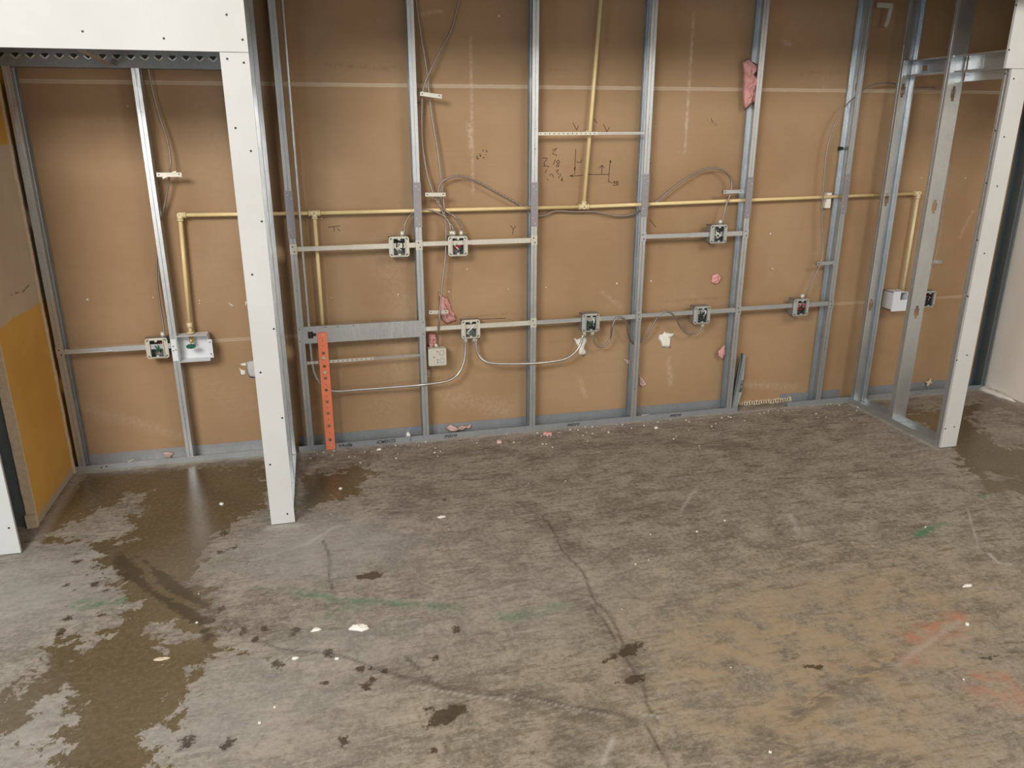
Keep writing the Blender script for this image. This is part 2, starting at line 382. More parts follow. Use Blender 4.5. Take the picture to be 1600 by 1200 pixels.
greens = [(fp([(120, 945), (170, 940), (225, 932)]), .022, 1), (fp([(460, 925), (540, 938), (640, 945), (720, 950)]), .020, .6), (fp([(1432, 838), (1455, 826), (1475, 816)]), .020, 1.), (fp([(790, 965), (880, 945)]), .03, .45), (fp([(1535, 776), (1560, 768)]), .02, .8), (fp([(560, 945), (500, 965)]), .03, .3)]
oranges = [(fp([(1425, 995), (1455, 975), (1500, 965)]), .035, .85), (fp([(1410, 1030), (1480, 1025)]), .03, .5), (fp([(1520, 1055), (1570, 1056)]), .028, .9), (fp([(1540, 1080), (1600, 1090)]), .06, .6), (fp([(1430, 1000), (1500, 985)]), .04, .4)]
whites = [(fp([(480, 850), (520, 825), (560, 815)]), .010, .5), (fp([(380, 880), (480, 850)]), .006, .35), (fp([(1235, 805), (1245, 830)]), .016, .5), (fp([(1062, 800), (1090, 760)]), .008, .5), (fp([(1545, 865), (1560, 880), (1580, 882)]), .007, .9), (fp([(1512, 795), (1530, 860)]), .005, .6), (fp([(1400, 1040), (1500, 970)]), .010, .3),
          (fp([(940, 1195), (960, 1150)]), .008, .5), (fp([(640, 1072), (720, 1085), (800, 1095)]), .003, .7), (fp([(1000, 1115), (1030, 1120)]), .004, .8), (fp([(790, 1085), (960, 1120)]), .003, .6)]
def gl(P, items, soft=1.6):
    o = np.zeros(len(P))
    for pts, w, s in items: o = np.maximum(o, s*np.clip(1-line_dist(P, pts)/(w*soft), 0, 1))
    return o
def a_wet(P):
    s = np.maximum.reduce([poly_sdf(P, wetL), poly_sdf(P, wetM)-.01, poly_sdf(P, wetR)])
    for h in (hole1, hole2, hole3, wetRh, wetRh2): s = np.minimum(s, -poly_sdf(P, h))
    return np.clip(s, -.2, .2)
def a_dark(P):
    s = np.full(len(P), -1.)
    for q in darkpoly: s = np.maximum(s, poly_sdf(P, q)+.004)
    for (x, y), r_ in zip(drips, dsz): s = np.maximum(s, r_-np.hypot(P[:, 0]-x, (P[:, 1]-y)*.8))
    s = np.minimum(s, line_dist(P, fp([(380, 320), (450, 370), (480, 425), (520, 455), (600, 490), (660, 520)], 2, 0, 700))-.010)
    return np.clip(s, -.1, .1)
def a_crack(P):
    o = np.zeros(len(P))
    jx = np.sin(P[:, 0]*23)*.006+np.sin(P[:, 1]*19+1)*.006; Q = P+np.stack([jx, jx], 1)
    for q in cracks: o = np.maximum(o, np.clip(1.15-line_dist(Q, q)/.0075, 0, 1))
    return o
def a_scuff(P): return gl(P, [(q, .05, .8) for q in scuffs], 1.5)
def blob(P, cx, cy, rx, ry, s):
    x, y = FL(cx, cy)[:2]; return s*np.exp(-((P[:, 0]-x)/rx)**2-((P[:, 1]-y)/ry)**2)
def a_tan(P): return np.clip(blob(P, 1400, 940, .55, .35, .65)+blob(P, 1330, 1120, .5, .4, .7)+blob(P, 1180, 1040, .4, .3, .5)+blob(P, 1050, 960, .5, .25, .25)+blob(P, 760, 1130, .5, .3, .25), 0, .9)
def a_painted_light(P): return np.clip(blob(P, 60, 920, .35, .35, .6)+blob(P, 480, 860, .35, .25, .55)+blob(P, 60, 1150, .35, .25, .5)+blob(P, 400, 1130, .45, .3, .4)+blob(P, 900, 930, .5, .3, .25)+blob(P, 560, 1000, .5, .2, .25)+blob(P, 620, 850, .5, .3, .2)+blob(P, 1560, 700, .5, .3, .2), 0, 1)  # painted light, strongest blobs on the left-front floor
def a_dust(P):
    o = gl(P, [([(-1.82, -.012), (3.6, -.012)], .018, .75), ([(-1.80, -.0), (-1.80, -.72)], .028, .55), ([(-.86, -.82), (-.74, -.82)], .022, .6), ([(2.585, 0), (2.585, -.78)], .018, .55), ([(.2, -.02), (2.5, -.02)], .045, .35), ([(3.6, -.0), (3.62, -.5)], .05, .4), ([(-.75, -.03), (-.4, -.03)], .04, .5)])
    return np.maximum(o, gl(P, whites))
xs = np.concatenate([np.linspace(-6, -2.6, 6)[:-1], np.arange(-2.6, 4.3, .0092), np.linspace(4.31, 6, 3)])
ys = np.concatenate([np.linspace(-9, -3.1, 8)[:-1], np.arange(-3.1, .1, .0092), [.2]])
fl = grid('floor', xs, ys, lambda u, v_: (u, v_, u*0), 'concrete',
          dict(wet=a_wet, dark=a_dark, crack=a_crack, scuff=a_scuff, tan=a_tan, light=a_painted_light, dust=a_dust, green=lambda P: gl(P, greens), orange=lambda P: gl(P, oranges)))
struct(fl)

# ------------------------------------------------------------------ walls
def wp(pts): return [(W(x, y, WALL).x, W(x, y, WALL).z) for x, y in pts]
pales = [(wp([(735, 60), (737, 160), (739, 300)]), .006, .45), (wp([(733, 195), (737, 235)]), .012, .5), (wp([(1085, 20), (1078, 110), (1070, 240)]), .0035, .7), (wp([(1072, 180), (1066, 262)]), .003, .5),
         (wp([(655, 22), (690, 18)]), .006, .6), (wp([(450, 310), (700, 330)]), .004, .1), (wp([(905, 590), (915, 620)]), .012, .35), (wp([(1045, 560), (1048, 600)]), .014, .4), (wp([(940, 455), (970, 480)]), .008, .35), (wp([(1225, 65), (1235, 70)]), .008, .5), (wp([(1286, 125), (1288, 137)]), .003, .5),
         (wp([(1160, 600), (1240, 605)]), .02, .3), (wp([(140, 640), (280, 680)]), .03, .2), (wp([(1080, 460), (1110, 480)]), .01, .2), (wp([(320, 150), (340, 300), (340, 450)]), .09, .06), (wp([(320, 590), (380, 640)]), .08, .08), (wp([(100, 190), (200, 190)]), .02, .08),
         (wp([(1520, 330), (1500, 370)]), .01, .4), (wp([(600, 400), (640, 500), (600, 640)]), .1, .12), (wp([(790, 640), (700, 620)]), .06, .2)]
smud = [(wp([(510, 100), (560, 104), (625, 106)]), .010, .55), (wp([(860, 110), (900, 112)]), .006, .4), (wp([(730, 495), (820, 490)]), .004, .5), (wp([(1030, 470), (1130, 466)]), .003, .6), (wp([(1105, 185), (1118, 195)]), .006, .7), (wp([(850, 535), (940, 532)]), .004, .3), (wp([(1250, 115), (1320, 112)]), .008, .4), (wp([(1350, 540), (1420, 560)]), .02, .2)]
wb = grid('wall_back', np.arange(-2.25, 3.9, .0125), np.concatenate([np.arange(0, 2.44, .0125), [CEIL]]), lambda u, v_: (u, u*0+WALL, v_), 'board',
          dict(pale=lambda P: gl(P, pales), smudge=lambda P: gl(P, smud)))
struct(wb)
mb = MB().box(-2.25, 3.9, WALL+.001, WALL+.026, 0, CEIL); o = mb.build('backing_board', 'board', wb)
# left alcove side wall: two board layers on the stud line, ends raw at y = -.55
mb = MB(); mb.box(-1.860, -1.830, -.55, WALL, 0, CEIL); wl = struct(mb.build('wall_left', 'golden'))
mb = MB()
r_ = random.Random(3)
pts = [(-1.8285, -.556)]
for zz in np.arange(0, 2.3, .03):
    w_ = .004+r_.uniform(0, .004)+(.02 if zz < .06 else 0)
    mb.box(-1.866, -1.8275+r_.uniform(0, .0015), -.553-w_, -.5501, zz, zz+.0305)
mb.build('torn_board_edge', 'torn', wl)
mb = MB().box(-1.93, -1.862, -.552, -.52, 0, CEIL).box(-1.93, -1.90, -.55, WALL, 0, CEIL); mb.build('edge_stud', 'dark_steel', wl)
mb = MB()
for k in range(60):
    zz = .02+k*.038; mb.obox((-1.8265, -.008+r_.uniform(-.003, .003), zz), (.008+r_.uniform(0, .003), .010+r_.uniform(0, .006), .036+r_.uniform(0, .02)))
mb.build('rough_corner_edge', 'torn', wl)
mb = MB().box(-2.25, -2.235, -.8, WALL, 0, CEIL); struct(mb.build('wall_cavity_1', 'shell'))  # wall added to close the dark cavity behind the left alcove wall
# right wall with its rough edge next to the corner stud
XR = 3.645
mb = MB(); mb.box(XR, XR+.016, -9, .03, 0, CEIL).box(XR, XR+.016, -9, -.85, CEIL, ROOM); wr = struct(mb.build('wall_right', 'paint'))
mb = MB()
for k in range(150):
    zz = k*.0155; mb.obox((XR+.002, .032+r_.uniform(-.004, .010), zz+.006), (.012, .012+r_.uniform(0, .012), .010+r_.uniform(0, .012)), Matrix.Rotation(r_.uniform(-.5, .5), 3, 'X'))
mb.build('rough_gypsum_edge', 'gyp', wr)
mb = MB(); pillow(mb, [(0, 0), (.02, -.05), (0, -.16), (-.02, -.3), (-.05, -.2), (-.06, -.06), (-.03, .02)], .02, lambda a, b_, h: (XR-.012+a, .03+b_, h), 4); mb.build('plaster_lump', 'gyp', wr)
mb = MB().box(-6, 6, -9, -.85, ROOM, ROOM+.05).box(-6, 6, -.93, -.84, 2.20, ROOM).box(-6, 6, -.80, WALL, CEIL, CEIL+.05); struct(mb.build('ceiling', 'ceil'))
mb = MB()
mb.box(-6, 4.0, -9.15, -9.0, 0, .55).box(-6, 4.0, -9.15, -9.0, 2.4, ROOM)
for x0, x1 in ((-6, -4.7), (-1.65, -1.55), (1.5, 3.7)): mb.box(x0, x1, -9.15, -9.0, .55, 2.4)
struct(mb.build('wall_front', 'shell'))
mb = MB().box(-6.1, -6, -9, -6.4, 0, ROOM).box(-6.1, -6, -2.9, -.8, 0, ROOM).box(-6.1, -6, -6.4, -2.9, 0, .3).box(-6.1, -6, -6.4, -2.9, 2.45, ROOM); struct(mb.build('wall_side', 'shell'))

# ------------------------------------------------------------------ steel framing
def stud_mesh(z0, z1, sx=1, depth=.092, knock=(), w=.032, t=.0016):
    """C stud: flange centred on x=0 at y=0..depth, web on +x*sx side, open on the other"""
    mb = MB(); h = w/2
    def bx(x0, x1, y0, y1, a, b_):
        if sx < 0: x0, x1 = -x1, -x0
        mb.box(x0, x1, y0, y1, a, b_)
    for y0, s in ((0, 1), (depth, -1)):
        def fb(xa, xb, d0, d1):
            ya, yb = y0+s*d0, y0+s*d1; bx(xa, xb, min(ya, yb), max(ya, yb), z0, z1)
        fb(-h, -.0022, 0, t); fb(.0022, h, 0, t); fb(-.0022, -.0008, t, .0050); fb(.0008, .0022, t, .0050); fb(-.0022, .0022, .0050, .0050+t)
        fb(-h, -h+t, t, .0075)                     # lip
    ya, yb = t, depth-t; c0, c1 = depth/2-.015, depth/2+.015
    bx(h-t, h, ya, c0, z0, z1); bx(h-t, h, c1, yb, z0, z1)
    segs = []; z = z0
    for k in sorted(knock):
        segs.append((z, k-.036)); z = k+.036
        for q in (-1, 1):       # narrow slot above and below the hole
            a, b_ = sorted((k+q*.020, k+q*.036)); bx(h-t, h, c0, depth/2-.008, a, b_); bx(h-t, h, depth/2+.008, c1, a, b_)
    segs.append((z, z1))
    for a, b_ in segs:
        if b_ > a: bx(h-t, h, c0, c1, a, b_)
    return mb
def holes(mb_parent, pts, r=.0022, y=-.0008, mat='black', name='screw'):
    for (x, z) in pts:
        mb = MB().tube([(x, y+.0006, z), (x, y-.0006, z)], r, 8); mb.build(name, mat, mb_parent)
SX = {1: W(124, 700, 0).x-.004, 2: -1.283, 3: -.680, 4: -.063, 5: .542, 6: 1.155, 7: 1.772, 8: 2.383}
NP = {3: 1, 4: 1, 5: 1, 6: 1, 7: 1, 8: 1}
studlab = {1: 'galvanized wall stud in the far left corner against the golden side wall',
           2: 'galvanized wall stud standing in the middle of the left alcove',
           3: 'galvanized wall stud just right of the white left post, beside the orange strap',
           4: 'galvanized wall stud between the two upper electrical boxes, blank covered box fixed to it',
           5: 'galvanized wall stud at the right end of the upper left bracket bar',
           6: 'galvanized wall stud with looping cable threading behind it at knee height',
           7: 'galvanized wall stud with long pink insulation strip tucked in its upper part',
           8: 'galvanized wall stud just left of the open right partition frame'}
studs = {}
TOP = {1: 1.885, 2: 1.885}
for k, x in SX.items():
    sx = -1 if k in (1,) else 1
    kn = (1.245, .45, 1.85, 2.4)
    o = stud_mesh(.003, TOP.get(k, CEIL-.03), sx, WALL-.004, kn).build('wall_stud', 'steel')
    o.location = (x, 0, 0); tag(o, studlab[k], 'stud', 'steel studs along the brown rear wall'); studs[k] = o
    rr = random.Random(k); zz = [.02]
    for q in range(5): zz.append(rr.uniform(.2, 2.0))
    holes(o, [(rr.uniform(-.004, .004), z) for z in zz if z < TOP.get(k, 9)-.02], .0018, -.0009)

# nail plates
for k, (ya, yb), lab in ((3, (298, 373), 'dull steel nail plate on the stud nearest the white left post'), (4, (285, 355), 'dull steel nail plate on the stud between the upper boxes'),
                         (5, (285, 354), 'dull steel nail plate on the stud left of the pencil sketch'), (6, (272, 339), 'dull steel nail plate on the stud right of the pencil sketch'),
                         (7, (277, 341), 'dull steel nail plate below the long pink insulation strip'), (8, (272, 334), 'dull steel nail plate on the stud next to the right partition')):
    px = 800+0; x = SX[k]
    za = [W({3: 460, 4: 656, 5: 836, 6: 1003, 7: 1163, 8: 1325}[k], y, 0).z for y in (ya, yb)]
    t = thing('nail_plate', lab, 'nail plate', (x, -.0022, (za[0]+za[1])/2), 'nail plates covering the pipe on the studs')
    hh = (za[0]-za[1])/2
    mb = MB().box(-.019, .019, -.0008, .0016, -hh, hh); plt = mb.build('plate', 'plate', t)
    for sx_, sz_ in ((-.006, .82), (.009, .68), (-.008, -.6), (.004, -.86)):
        MB().tube([(sx_, -.0006, sz_*hh), (sx_, -.003, sz_*hh)], .0028, 8).build('screw', 'bright', plt)

# floor tracks
def track_x(x0, x1, y0, y1, z=0, leg=.030, t=.0016):
    mb = MB(); mb.box(x0, x1, y0, y1, z+.0005, z+t); mb.box(x0, x1, y0-t, y0, z+.0005, z+leg); mb.box(x0, x1, y1, y1+t, z+.0005, z+leg+.022); return mb
def track_y(x0, x1, y0, y1, leg=.030, t=.0016):
    mb = MB(); mb.box(x0, x1, y0, y1, .0005, t); mb.box(x0-t, x0, y0, y1, .0005, leg); mb.box(x1, x1+t, y0, y1, .0005, leg); return mb
def text(txt, loc, size, mat, parent, rot=(math.pi/2, 0, 0), shear=.2, sxy=1.0):
    cu = bpy.data.curves.new('marker_writing', 'FONT'); cu.body = txt; cu.size = size; cu.extrude = .0003; cu.offset = size*.02; cu.shear = shear
    o = bpy.data.objects.new('marker_writing', cu); COL.objects.link(o)
    dg = bpy.context.evaluated_depsgraph_get(); me = bpy.data.meshes.new_from_object(o.evaluated_get(dg)); me.name = 'marker_writing'
    me.materials.clear(); me.materials.append(M[mat]); bpy.data.objects.remove(o); bpy.data.curves.remove(cu)
    q = bpy.data.objects.new('marker_writing', me); COL.objects.link(q); q.location = loc; q.rotation_euler = rot; q.scale = (sxy, 1, 1); q.parent = parent
    return q
YB = WALL-.003
tl = track_x(-1.822, -.848, 0, YB).build('floor_track', 'alcovetrack'); tag(tl, 'shiny floor track across the foot of the left alcove', 'track', 'floor tracks')
tm = track_x(-.742, 1.83, 0, YB).build('floor_track', 'track'); tag(tm, 'long dusty floor track with marker writing under the middle studs', 'track', 'floor tracks')
tr = track_x(2.17, 2.598, 0, YB).build('floor_track', 'track'); tag(tr, 'short floor track piece at the foot of the stud left of the right partition', 'track', 'floor tracks')
tc = track_x(2.70, 3.60, 0, YB).build('floor_track', 'track'); tag(tc, 'dark floor track at the back of the right closet', 'track', 'floor tracks')
tp = track_y(2.600, 2.690, -.775, -.0).build('floor_track', 'steel'); tag(tp, 'floor track of the right partition running out from the wall', 'track', 'floor tracks')
tq = track_y(-.845, -.755, -.78, -.0).build('floor_track', 'steel'); tag(tq, 'floor track hidden behind the white left post', 'track', 'floor tracks')
for (px, py, s, txt, sc_) in ((694, 686, .030, 'micro', 1), (886, 666, .030, 'micro', 1.05), (1046, 651, .028, 'micro', 1.1), (588, 692, .026, 'ICMENTS', .95), (528, 696, .026, 'VAnilla', 1)):
    p = W(px, py, -.0022); text(txt, (p.x, -.0022, .006), s, 'marker', tm, (math.pi/2, 0, 0), .3, sc_)
mk = MB().box(W(641, 680).x, W(641, 680).x+.003, -.0024, -.0016, .004, .024); mk.build('marker_tick', 'marker', tm)
holes(tl, [(W(159, 732).x, .014), (W(167, 731).x, .018)], .004, -.0022)

# right partition: studs facing the room, header beam
def rot_stud(x, y, z0, z1, sx, kn, name='partition_stud', mat='steel'):
    o = stud_mesh(z0, z1, sx, .090, kn).build(name, mat); o.location = (x, y, 0); o.rotation_euler = (0, 0, -math.pi/2); return o
tag(rot_stud(2.600, -.034, .003, CEIL-.03, -1, (.62, 1.24, 1.83)), 'partition stud standing against the rear wall with bright blue-lit inside flange', 'stud', 'studs of the right partition')
tag(rot_stud(2.600, -.378, .003, CEIL-.03, 1, (.66, 1.235, 1.80)), 'wide-faced partition stud midway between rear wall and white right post', 'stud', 'studs of the right partition')
tag(rot_stud(2.600, -.748, .003, CEIL-.03, 1, (.6, 1.2, 1.8)), 'partition stud directly behind the white right post', 'stud', 'studs of the right partition')
# left partition
tag(rot_stud(-.848, -.765, .003, CEIL-.03, 1, (.6, 1.2, 1.8)), 'partition stud directly behind the white left post', 'stud', 'studs of the left partition')
tag(rot_stud(-.848, -.375, .003, CEIL-.03, 1, (.6, 1.2, 1.8)), 'partition stud seen as a thin sliver right of the white left post', 'stud', 'studs of the left partition')
tag(rot_stud(-.848, -.020, .003, CEIL-.03, 1, (.6, 1.1, 1.8)), 'partition stud at the rear wall behind the white left post', 'stud', 'studs of the left partition')
# header beam between the right partition studs (runs along y)
t = thing('header_beam', 'bright galvanized header beam across the top of the right partition', 'beam', (2.600, -.76, 1.9), None)
def beam_seg(L0, L1, xw, kz=None):
    mb = MB(); a, b_ = (kz-.018, kz+.018) if kz else (L1, L1)
    mb.box(xw, xw+.0016, L0, a, 0, .080)
    if kz: mb.box(xw, xw+.0016, b_, L1, 0, .080).box(xw, xw+.0016, a, b_, 0, .026).box(xw, xw+.0016, a, b_, .054, .080)
    mb.box(.012, xw, L0, L1, 0, .0016).box(.012, xw, L0, L1, .0784, .080).box(.012, .0136, L0, L1, .0016, .007).box(.012, .0136, L0, L1, .073, .0784)
    return mb
beam_seg(.362, .738, .0902, .65).build('web', 'steel', t)
mb = beam_seg(.002, .348, .0868); mb.box(.0860, .0868, .250, .256, 0, .08).box(.0855, .0868, .002, .33, .010, .0125); mb.build('web', 'steel', t)
mb = MB().box(.0885, .0900, .002, .356, -.042, -.0005).box(.084, .0885, .002, .356, -.042, -.040); mb.build('lower_flange', 'steel', t)
mb = MB().box(2.70, 3.64, -.772, -.690, 1.865, 1.8665).box(2.70, 3.64, -.772, -.7705, 1.865, 1.90); o = mb.build('header_track', 'dark_steel'); tag(o, 'dark header track over the right closet opening, at the photo edge', 'track')

# alcove top track with punched V tabs
zt = 1.885
t = thing('slotted_track', 'galvanized head track with punched V tabs at the top of the left alcove', 'track', (-1.83, 0, zt))
mb = MB().box(0, .98, -.0016, 0, 0, .09).box(0, .98, -.05, -.0016, .0884, .09).box(0, .98, 0, .088, -.0, .0016)
mb.build('web', 'track', t)
for k in range(17):
    x = .03+k*.0565
    MB().prism([(x-.014, .050), (x, .036), (x+.014, .050), (x+.010, .054), (x-.010, .054)], -.0024, -.0017, lambda a, b_, c_: (a, c_, b_)).build('notch', 'black', t)
    mb = MB()
    for s in (-1, 1):
        mb.obox((x+s*.0085, -.004, .038), (.025, .008, .0048), Matrix.Rotation(-s*math.radians(38), 3, 'Y'))
    mb.build('tab', 'bright' if k % 3 else 'steel', t)
p0 = W(176, 103, -.004); p1 = W(128, 79, -.45)
t = thing('diagonal_brace', 'thin steel brace angled across the alcove top track', 'brace', tuple(p0))
d = p1-p0; q = d.to_track_quat('Y', 'Z').to_matrix(); MB().obox(d/2+Vector((0, -.006, .0)), (.030, d.length, .0016), q).obox(d/2+Vector((-.014, -.006, .006)), (.0016, d.length, .012), q).build('angle', 'steel', t)

# drywall strips
def panel(name, x0, x1, z0, z1, y, lab, cat, dots, th=.013):
    o = MB().box(x0, x1, y-th, y, z0, z1).build(name, 'drywall'); tag(o, lab, cat)
    for (px, py) in dots:
        p = W(px, py, y-th)
        MB().tube([(p.x, y-th+.001, p.z), (p.x, y-th-.0006, p.z)], .0042, 10).build('screw', 'black', o)
    return o
YL = -.785
panel('drywall_strip', -.847, -.748, .004, 1.893, YL, 'white drywall strip facing the tall left post, screw dots down its length', 'drywall', ((381, 98), (368, 200), (392, 236), (409, 346), (394, 429), (428, 514), (407, 582), (441, 653), (422, 726), (449, 803), (355, 92)))
panel('drywall_header', -1.93, -.748, 1.895, CEIL-.004, YL, 'wide white drywall header over the left alcove opening', 'drywall', ((129, 49), (256, 60), (354, 23), (379, 62)))
panel('drywall_strip', -1.93, -1.821, .004, 1.893, YL, 'white drywall strip at the lower left edge of the photo', 'drywall', ((14, 825),))
YR = -.765
panel('drywall_strip', 2.598, 2.698, .006, 1.893, YR, 'cream drywall strip facing the right post beside the closet', 'drywall', ((1571, 115), (1584, 123), (1555, 204), (1569, 214), (1541, 286), (1558, 291), (1527, 375), (1538, 396), (1512, 463), (1495, 563), (1511, 555), (1477, 670), (1491, 667)))
panel('drywall_header', 2.560, 3.644, 1.895, CEIL-.004, YR, 'cream drywall header at the upper right corner of the photo', 'drywall', ((1588, 8), (1577, 78)))
struct(MB().box(-6, -1.935, YL-.013, YL, 0, CEIL).build('wall_partition', 'drywall'))
# corner stud right
o = stud_mesh(.003, CEIL-.03, 1, .088, ()).build('corner_stud', 'dark_steel'); o.location = (3.612, .0, 0); tag(o, 'dark corner stud beside the rough edge of the right wall', 'stud')

# horizontal backing between studs 3 and 4
zt, zb = W(560, 506, -.003).z, W(560, 532, -.003).z
t = thing('backing_channel', 'wide flat steel backing channel behind the top of the orange strap', 'channel', (SX[3]-.016, -.003, zb))
Lx = SX[4]-SX[3]+.032; H = zt-zb
kx = .062
mb = MB().box(0, kx-.012, -.0016, 0, 0, H).box(kx+.014, Lx, -.0016, 0, 0, H).box(kx-.012, kx+.014, -.0016, 0, 0, H*.30).box(kx-.012, kx+.014, -.0016, 0, H*.70, H)
mb.box(.04, Lx-.04, 0, .028, H-.0016, H).box(.04, Lx-.04, 0, .028, 0, .0016); mb.box(0, Lx, -.0030, -.0016, .004, .007).box(0, Lx, -.0030, -.0016, H-.007, H-.004)
mb.build('web', 'steel', t)
holes(t, [(.008, .014), (.010, H-.012), (Lx-.01, .014), (Lx-.012, H-.01), (.20, H-.008), (.14, H-.006), (.28, H-.006)], .0028, -.003)
MB().box(kx-.013, kx-.001, -.001, .006, H*.30, H*.70).box(kx+.012, kx+.028, -.0022, -.0014, H*.42, H*.60).build('knockout', 'black', t)

# ------------------------------------------------------------------ orange perforated strap
pa, pb = W(503, 519, -.006), W(517, 703, -.006); L = (pa-pb).length
t = thing('perforated_strap', 'orange steel strap punched with round holes hanging to the floor', 'strap', (pb.x, -.010, .002))
ang = math.atan2(pa.x-pb.x, pa.z-pb.z); t.rotation_euler = (0, ang, 0)
L = .645; HW = .024
hz = [.055, .135, .205, .27, .335, .40, .465, .535]   # measured up from the floor end
def strap_mesh():
    mb = MB(); zs = sorted(hz); prev = 0; R = .0085
    for z in zs:
        mb.box(-HW, HW, -.0012, .0004, prev, z-R-.001); 
        mb.box(-HW, -R-.001, -.0012, .0004, z-R-.001, z+R+.001); mb.box(R+.001, HW, -.0012, .0004, z-R-.001, z+R+.001)
        n = 20; sq = []; ci = []
        for i in range(n):
            a = 2*math.pi*i/n; c_, s_ = math.cos(a), math.sin(a); ci.append((R*c_, R*s_)); m_ = max(abs(c_), abs(s_)); sq.append(((R+.001)*c_/m_, (R+.001)*s_/m_))
        vs = [(x, y, z+q) for y in (-.0012, .0004) for (x, q) in sq+ci]; N2 = 2*n; fs = []
        for i in range(n):
            j = (i+1) % n; fs += [(i, j, n+j, n+i), (N2+i, N2+n+i, N2+n+j, N2+j), (n+i, n+j, N2+n+j, N2+n+i)]
        mb.add(vs, fs); prev = z+R+.001
    mb.box(-HW, HW, -.0012, .0004, prev, L); return mb
strap_mesh().build('punched_strip', 'orange', t)
for z in (.095, .17, .237, .302, .367, .432, .50, .60, .615, .575): MB().tube([(0, -.0008, z), (0, -.0018, z)], .0022, 8).build('pilot_hole', 'black', t)
for z in (.022, .034, .632): MB().tube([(.004, -.0008, z), (.004, -.003, z)], .004, 8).build('screw', 'bright', t)
for z, s in ((.508, 1), (.33+.10, .8)): 
    mb = MB(); pillow(mb, [(-.010, -.006), (.008, -.008), (.009, .008), (-.004, .012), (-.011, .005)], .003, lambda a, b_, h: (a, -.0013-h, z+b_), int(z*100)); mb.build('paint_fleck', 'dimple', t)

# ------------------------------------------------------------------ bracket bars with end tabs
def bar(xa, xb, z, lab, tab_a=True, tab_b=True, mat=None, xs_=None):
    mat = mat or ('steel' if xa > .5 or xa < -1.5 else 'bright')
    t = thing('bracket_bar', lab, 'bracket bar', (xa, 0, z), 'horizontal bars that hold the electrical boxes')
    L = xb-xa
    mb = MB().box(.0, L, .0015, .0125, -.011, .011)
    mb.box(.0, L, .0003, .0015, -.011, -.0075).box(.0, L, .0003, .0015, .0075, .011); mb.box(L*.45, L, -.0002, .0012, -.0125, .0125) if xs_ is None else None
    mb.build('rail', mat, t)
    for on, x in ((tab_a, -.016), (tab_b, L+.016)):
        if not on: continue
        tab = MB().box(x-.017, x+.017, -.0048, -.0025, -.026, .026).box(x-.006, x+.006, -.0058, -.0048, -.020, .020).build('end_tab', mat, t)
        holes(tab, [(x-.003, .012), (x+.004, -.012)], .0035, -.0062)
    return t
E = .0165
zz = W(170, 546, 0).z
bar(SX[1]+E, SX[2]-E, zz, 'bracket bar across the left half of the left alcove', True, False)
z2 = W(560, 386, 0).z
bar(SX[3]+E, SX[4]-E, z2, 'upper bracket bar crossing behind the yellow pipe near the left post', True, True)
bar(SX[4]+E, SX[5]-E, z2+.004, 'upper bracket bar holding the box with a dark red wire', False, True)
z3 = W(770, 508, 0).z
bar(SX[4]+E, SX[5]-E, z3, 'lower bracket bar holding the box with two conduits', False, True)
bar(SX[5]+E, SX[6]-E, z3, 'lower bracket bar holding the deep box left of the looping cable', False, True)
bar(SX[6]+E, SX[7]-E, z3+.004, 'lower bracket bar crossed by the wavy loop of cable', False, True)
bar(SX[7]+E, SX[8]-E, z3+.010, 'lower bracket bar left of the right partition stud', False, True)
bar(SX[6]+E, SX[7]-E, z2+.002, 'upper right bracket bar holding a single box below an arched cable', True, True)

# perforated light straps
def pstrap(xa, xb, za, zb, lab, frac):
    t = thing('perforated_bracket', lab, 'bracket', (xa, .004, za)); L = xb-xa; ang = math.atan2(zb-za, L); t.rotation_euler = (0, -ang, 0)
    MB().box(0, L*frac, -.0015, 0, -.0075, .0075).build('punched_half', 'bright', t)
    MB().box(L*frac-.03, L, -.0005, .001, -.006, -.001).box(L*frac-.03, L, -.0008, .0004, .001, .006).build('plain_half', 'steel', t)
    n = int(L*frac/.024)
    for i in range(n): MB().tube([(.012+i*.024, -.0012, 0), (.012+i*.024, -.0021, 0)], .0028, 8).build('punched_hole', 'black', t)
    return t
pstrap(SX[3]+.018, SX[4]-.017, W(490, 567).z, W(657, 555).z, 'thin punched bracket strip passing behind the orange strap', .58)
tp_ = pstrap(SX[5]+.018, SX[6]-.018, W(845, 209).z, W(998, 208).z, 'thin punched bracket strip clamped to the upper vertical pipe', .55)

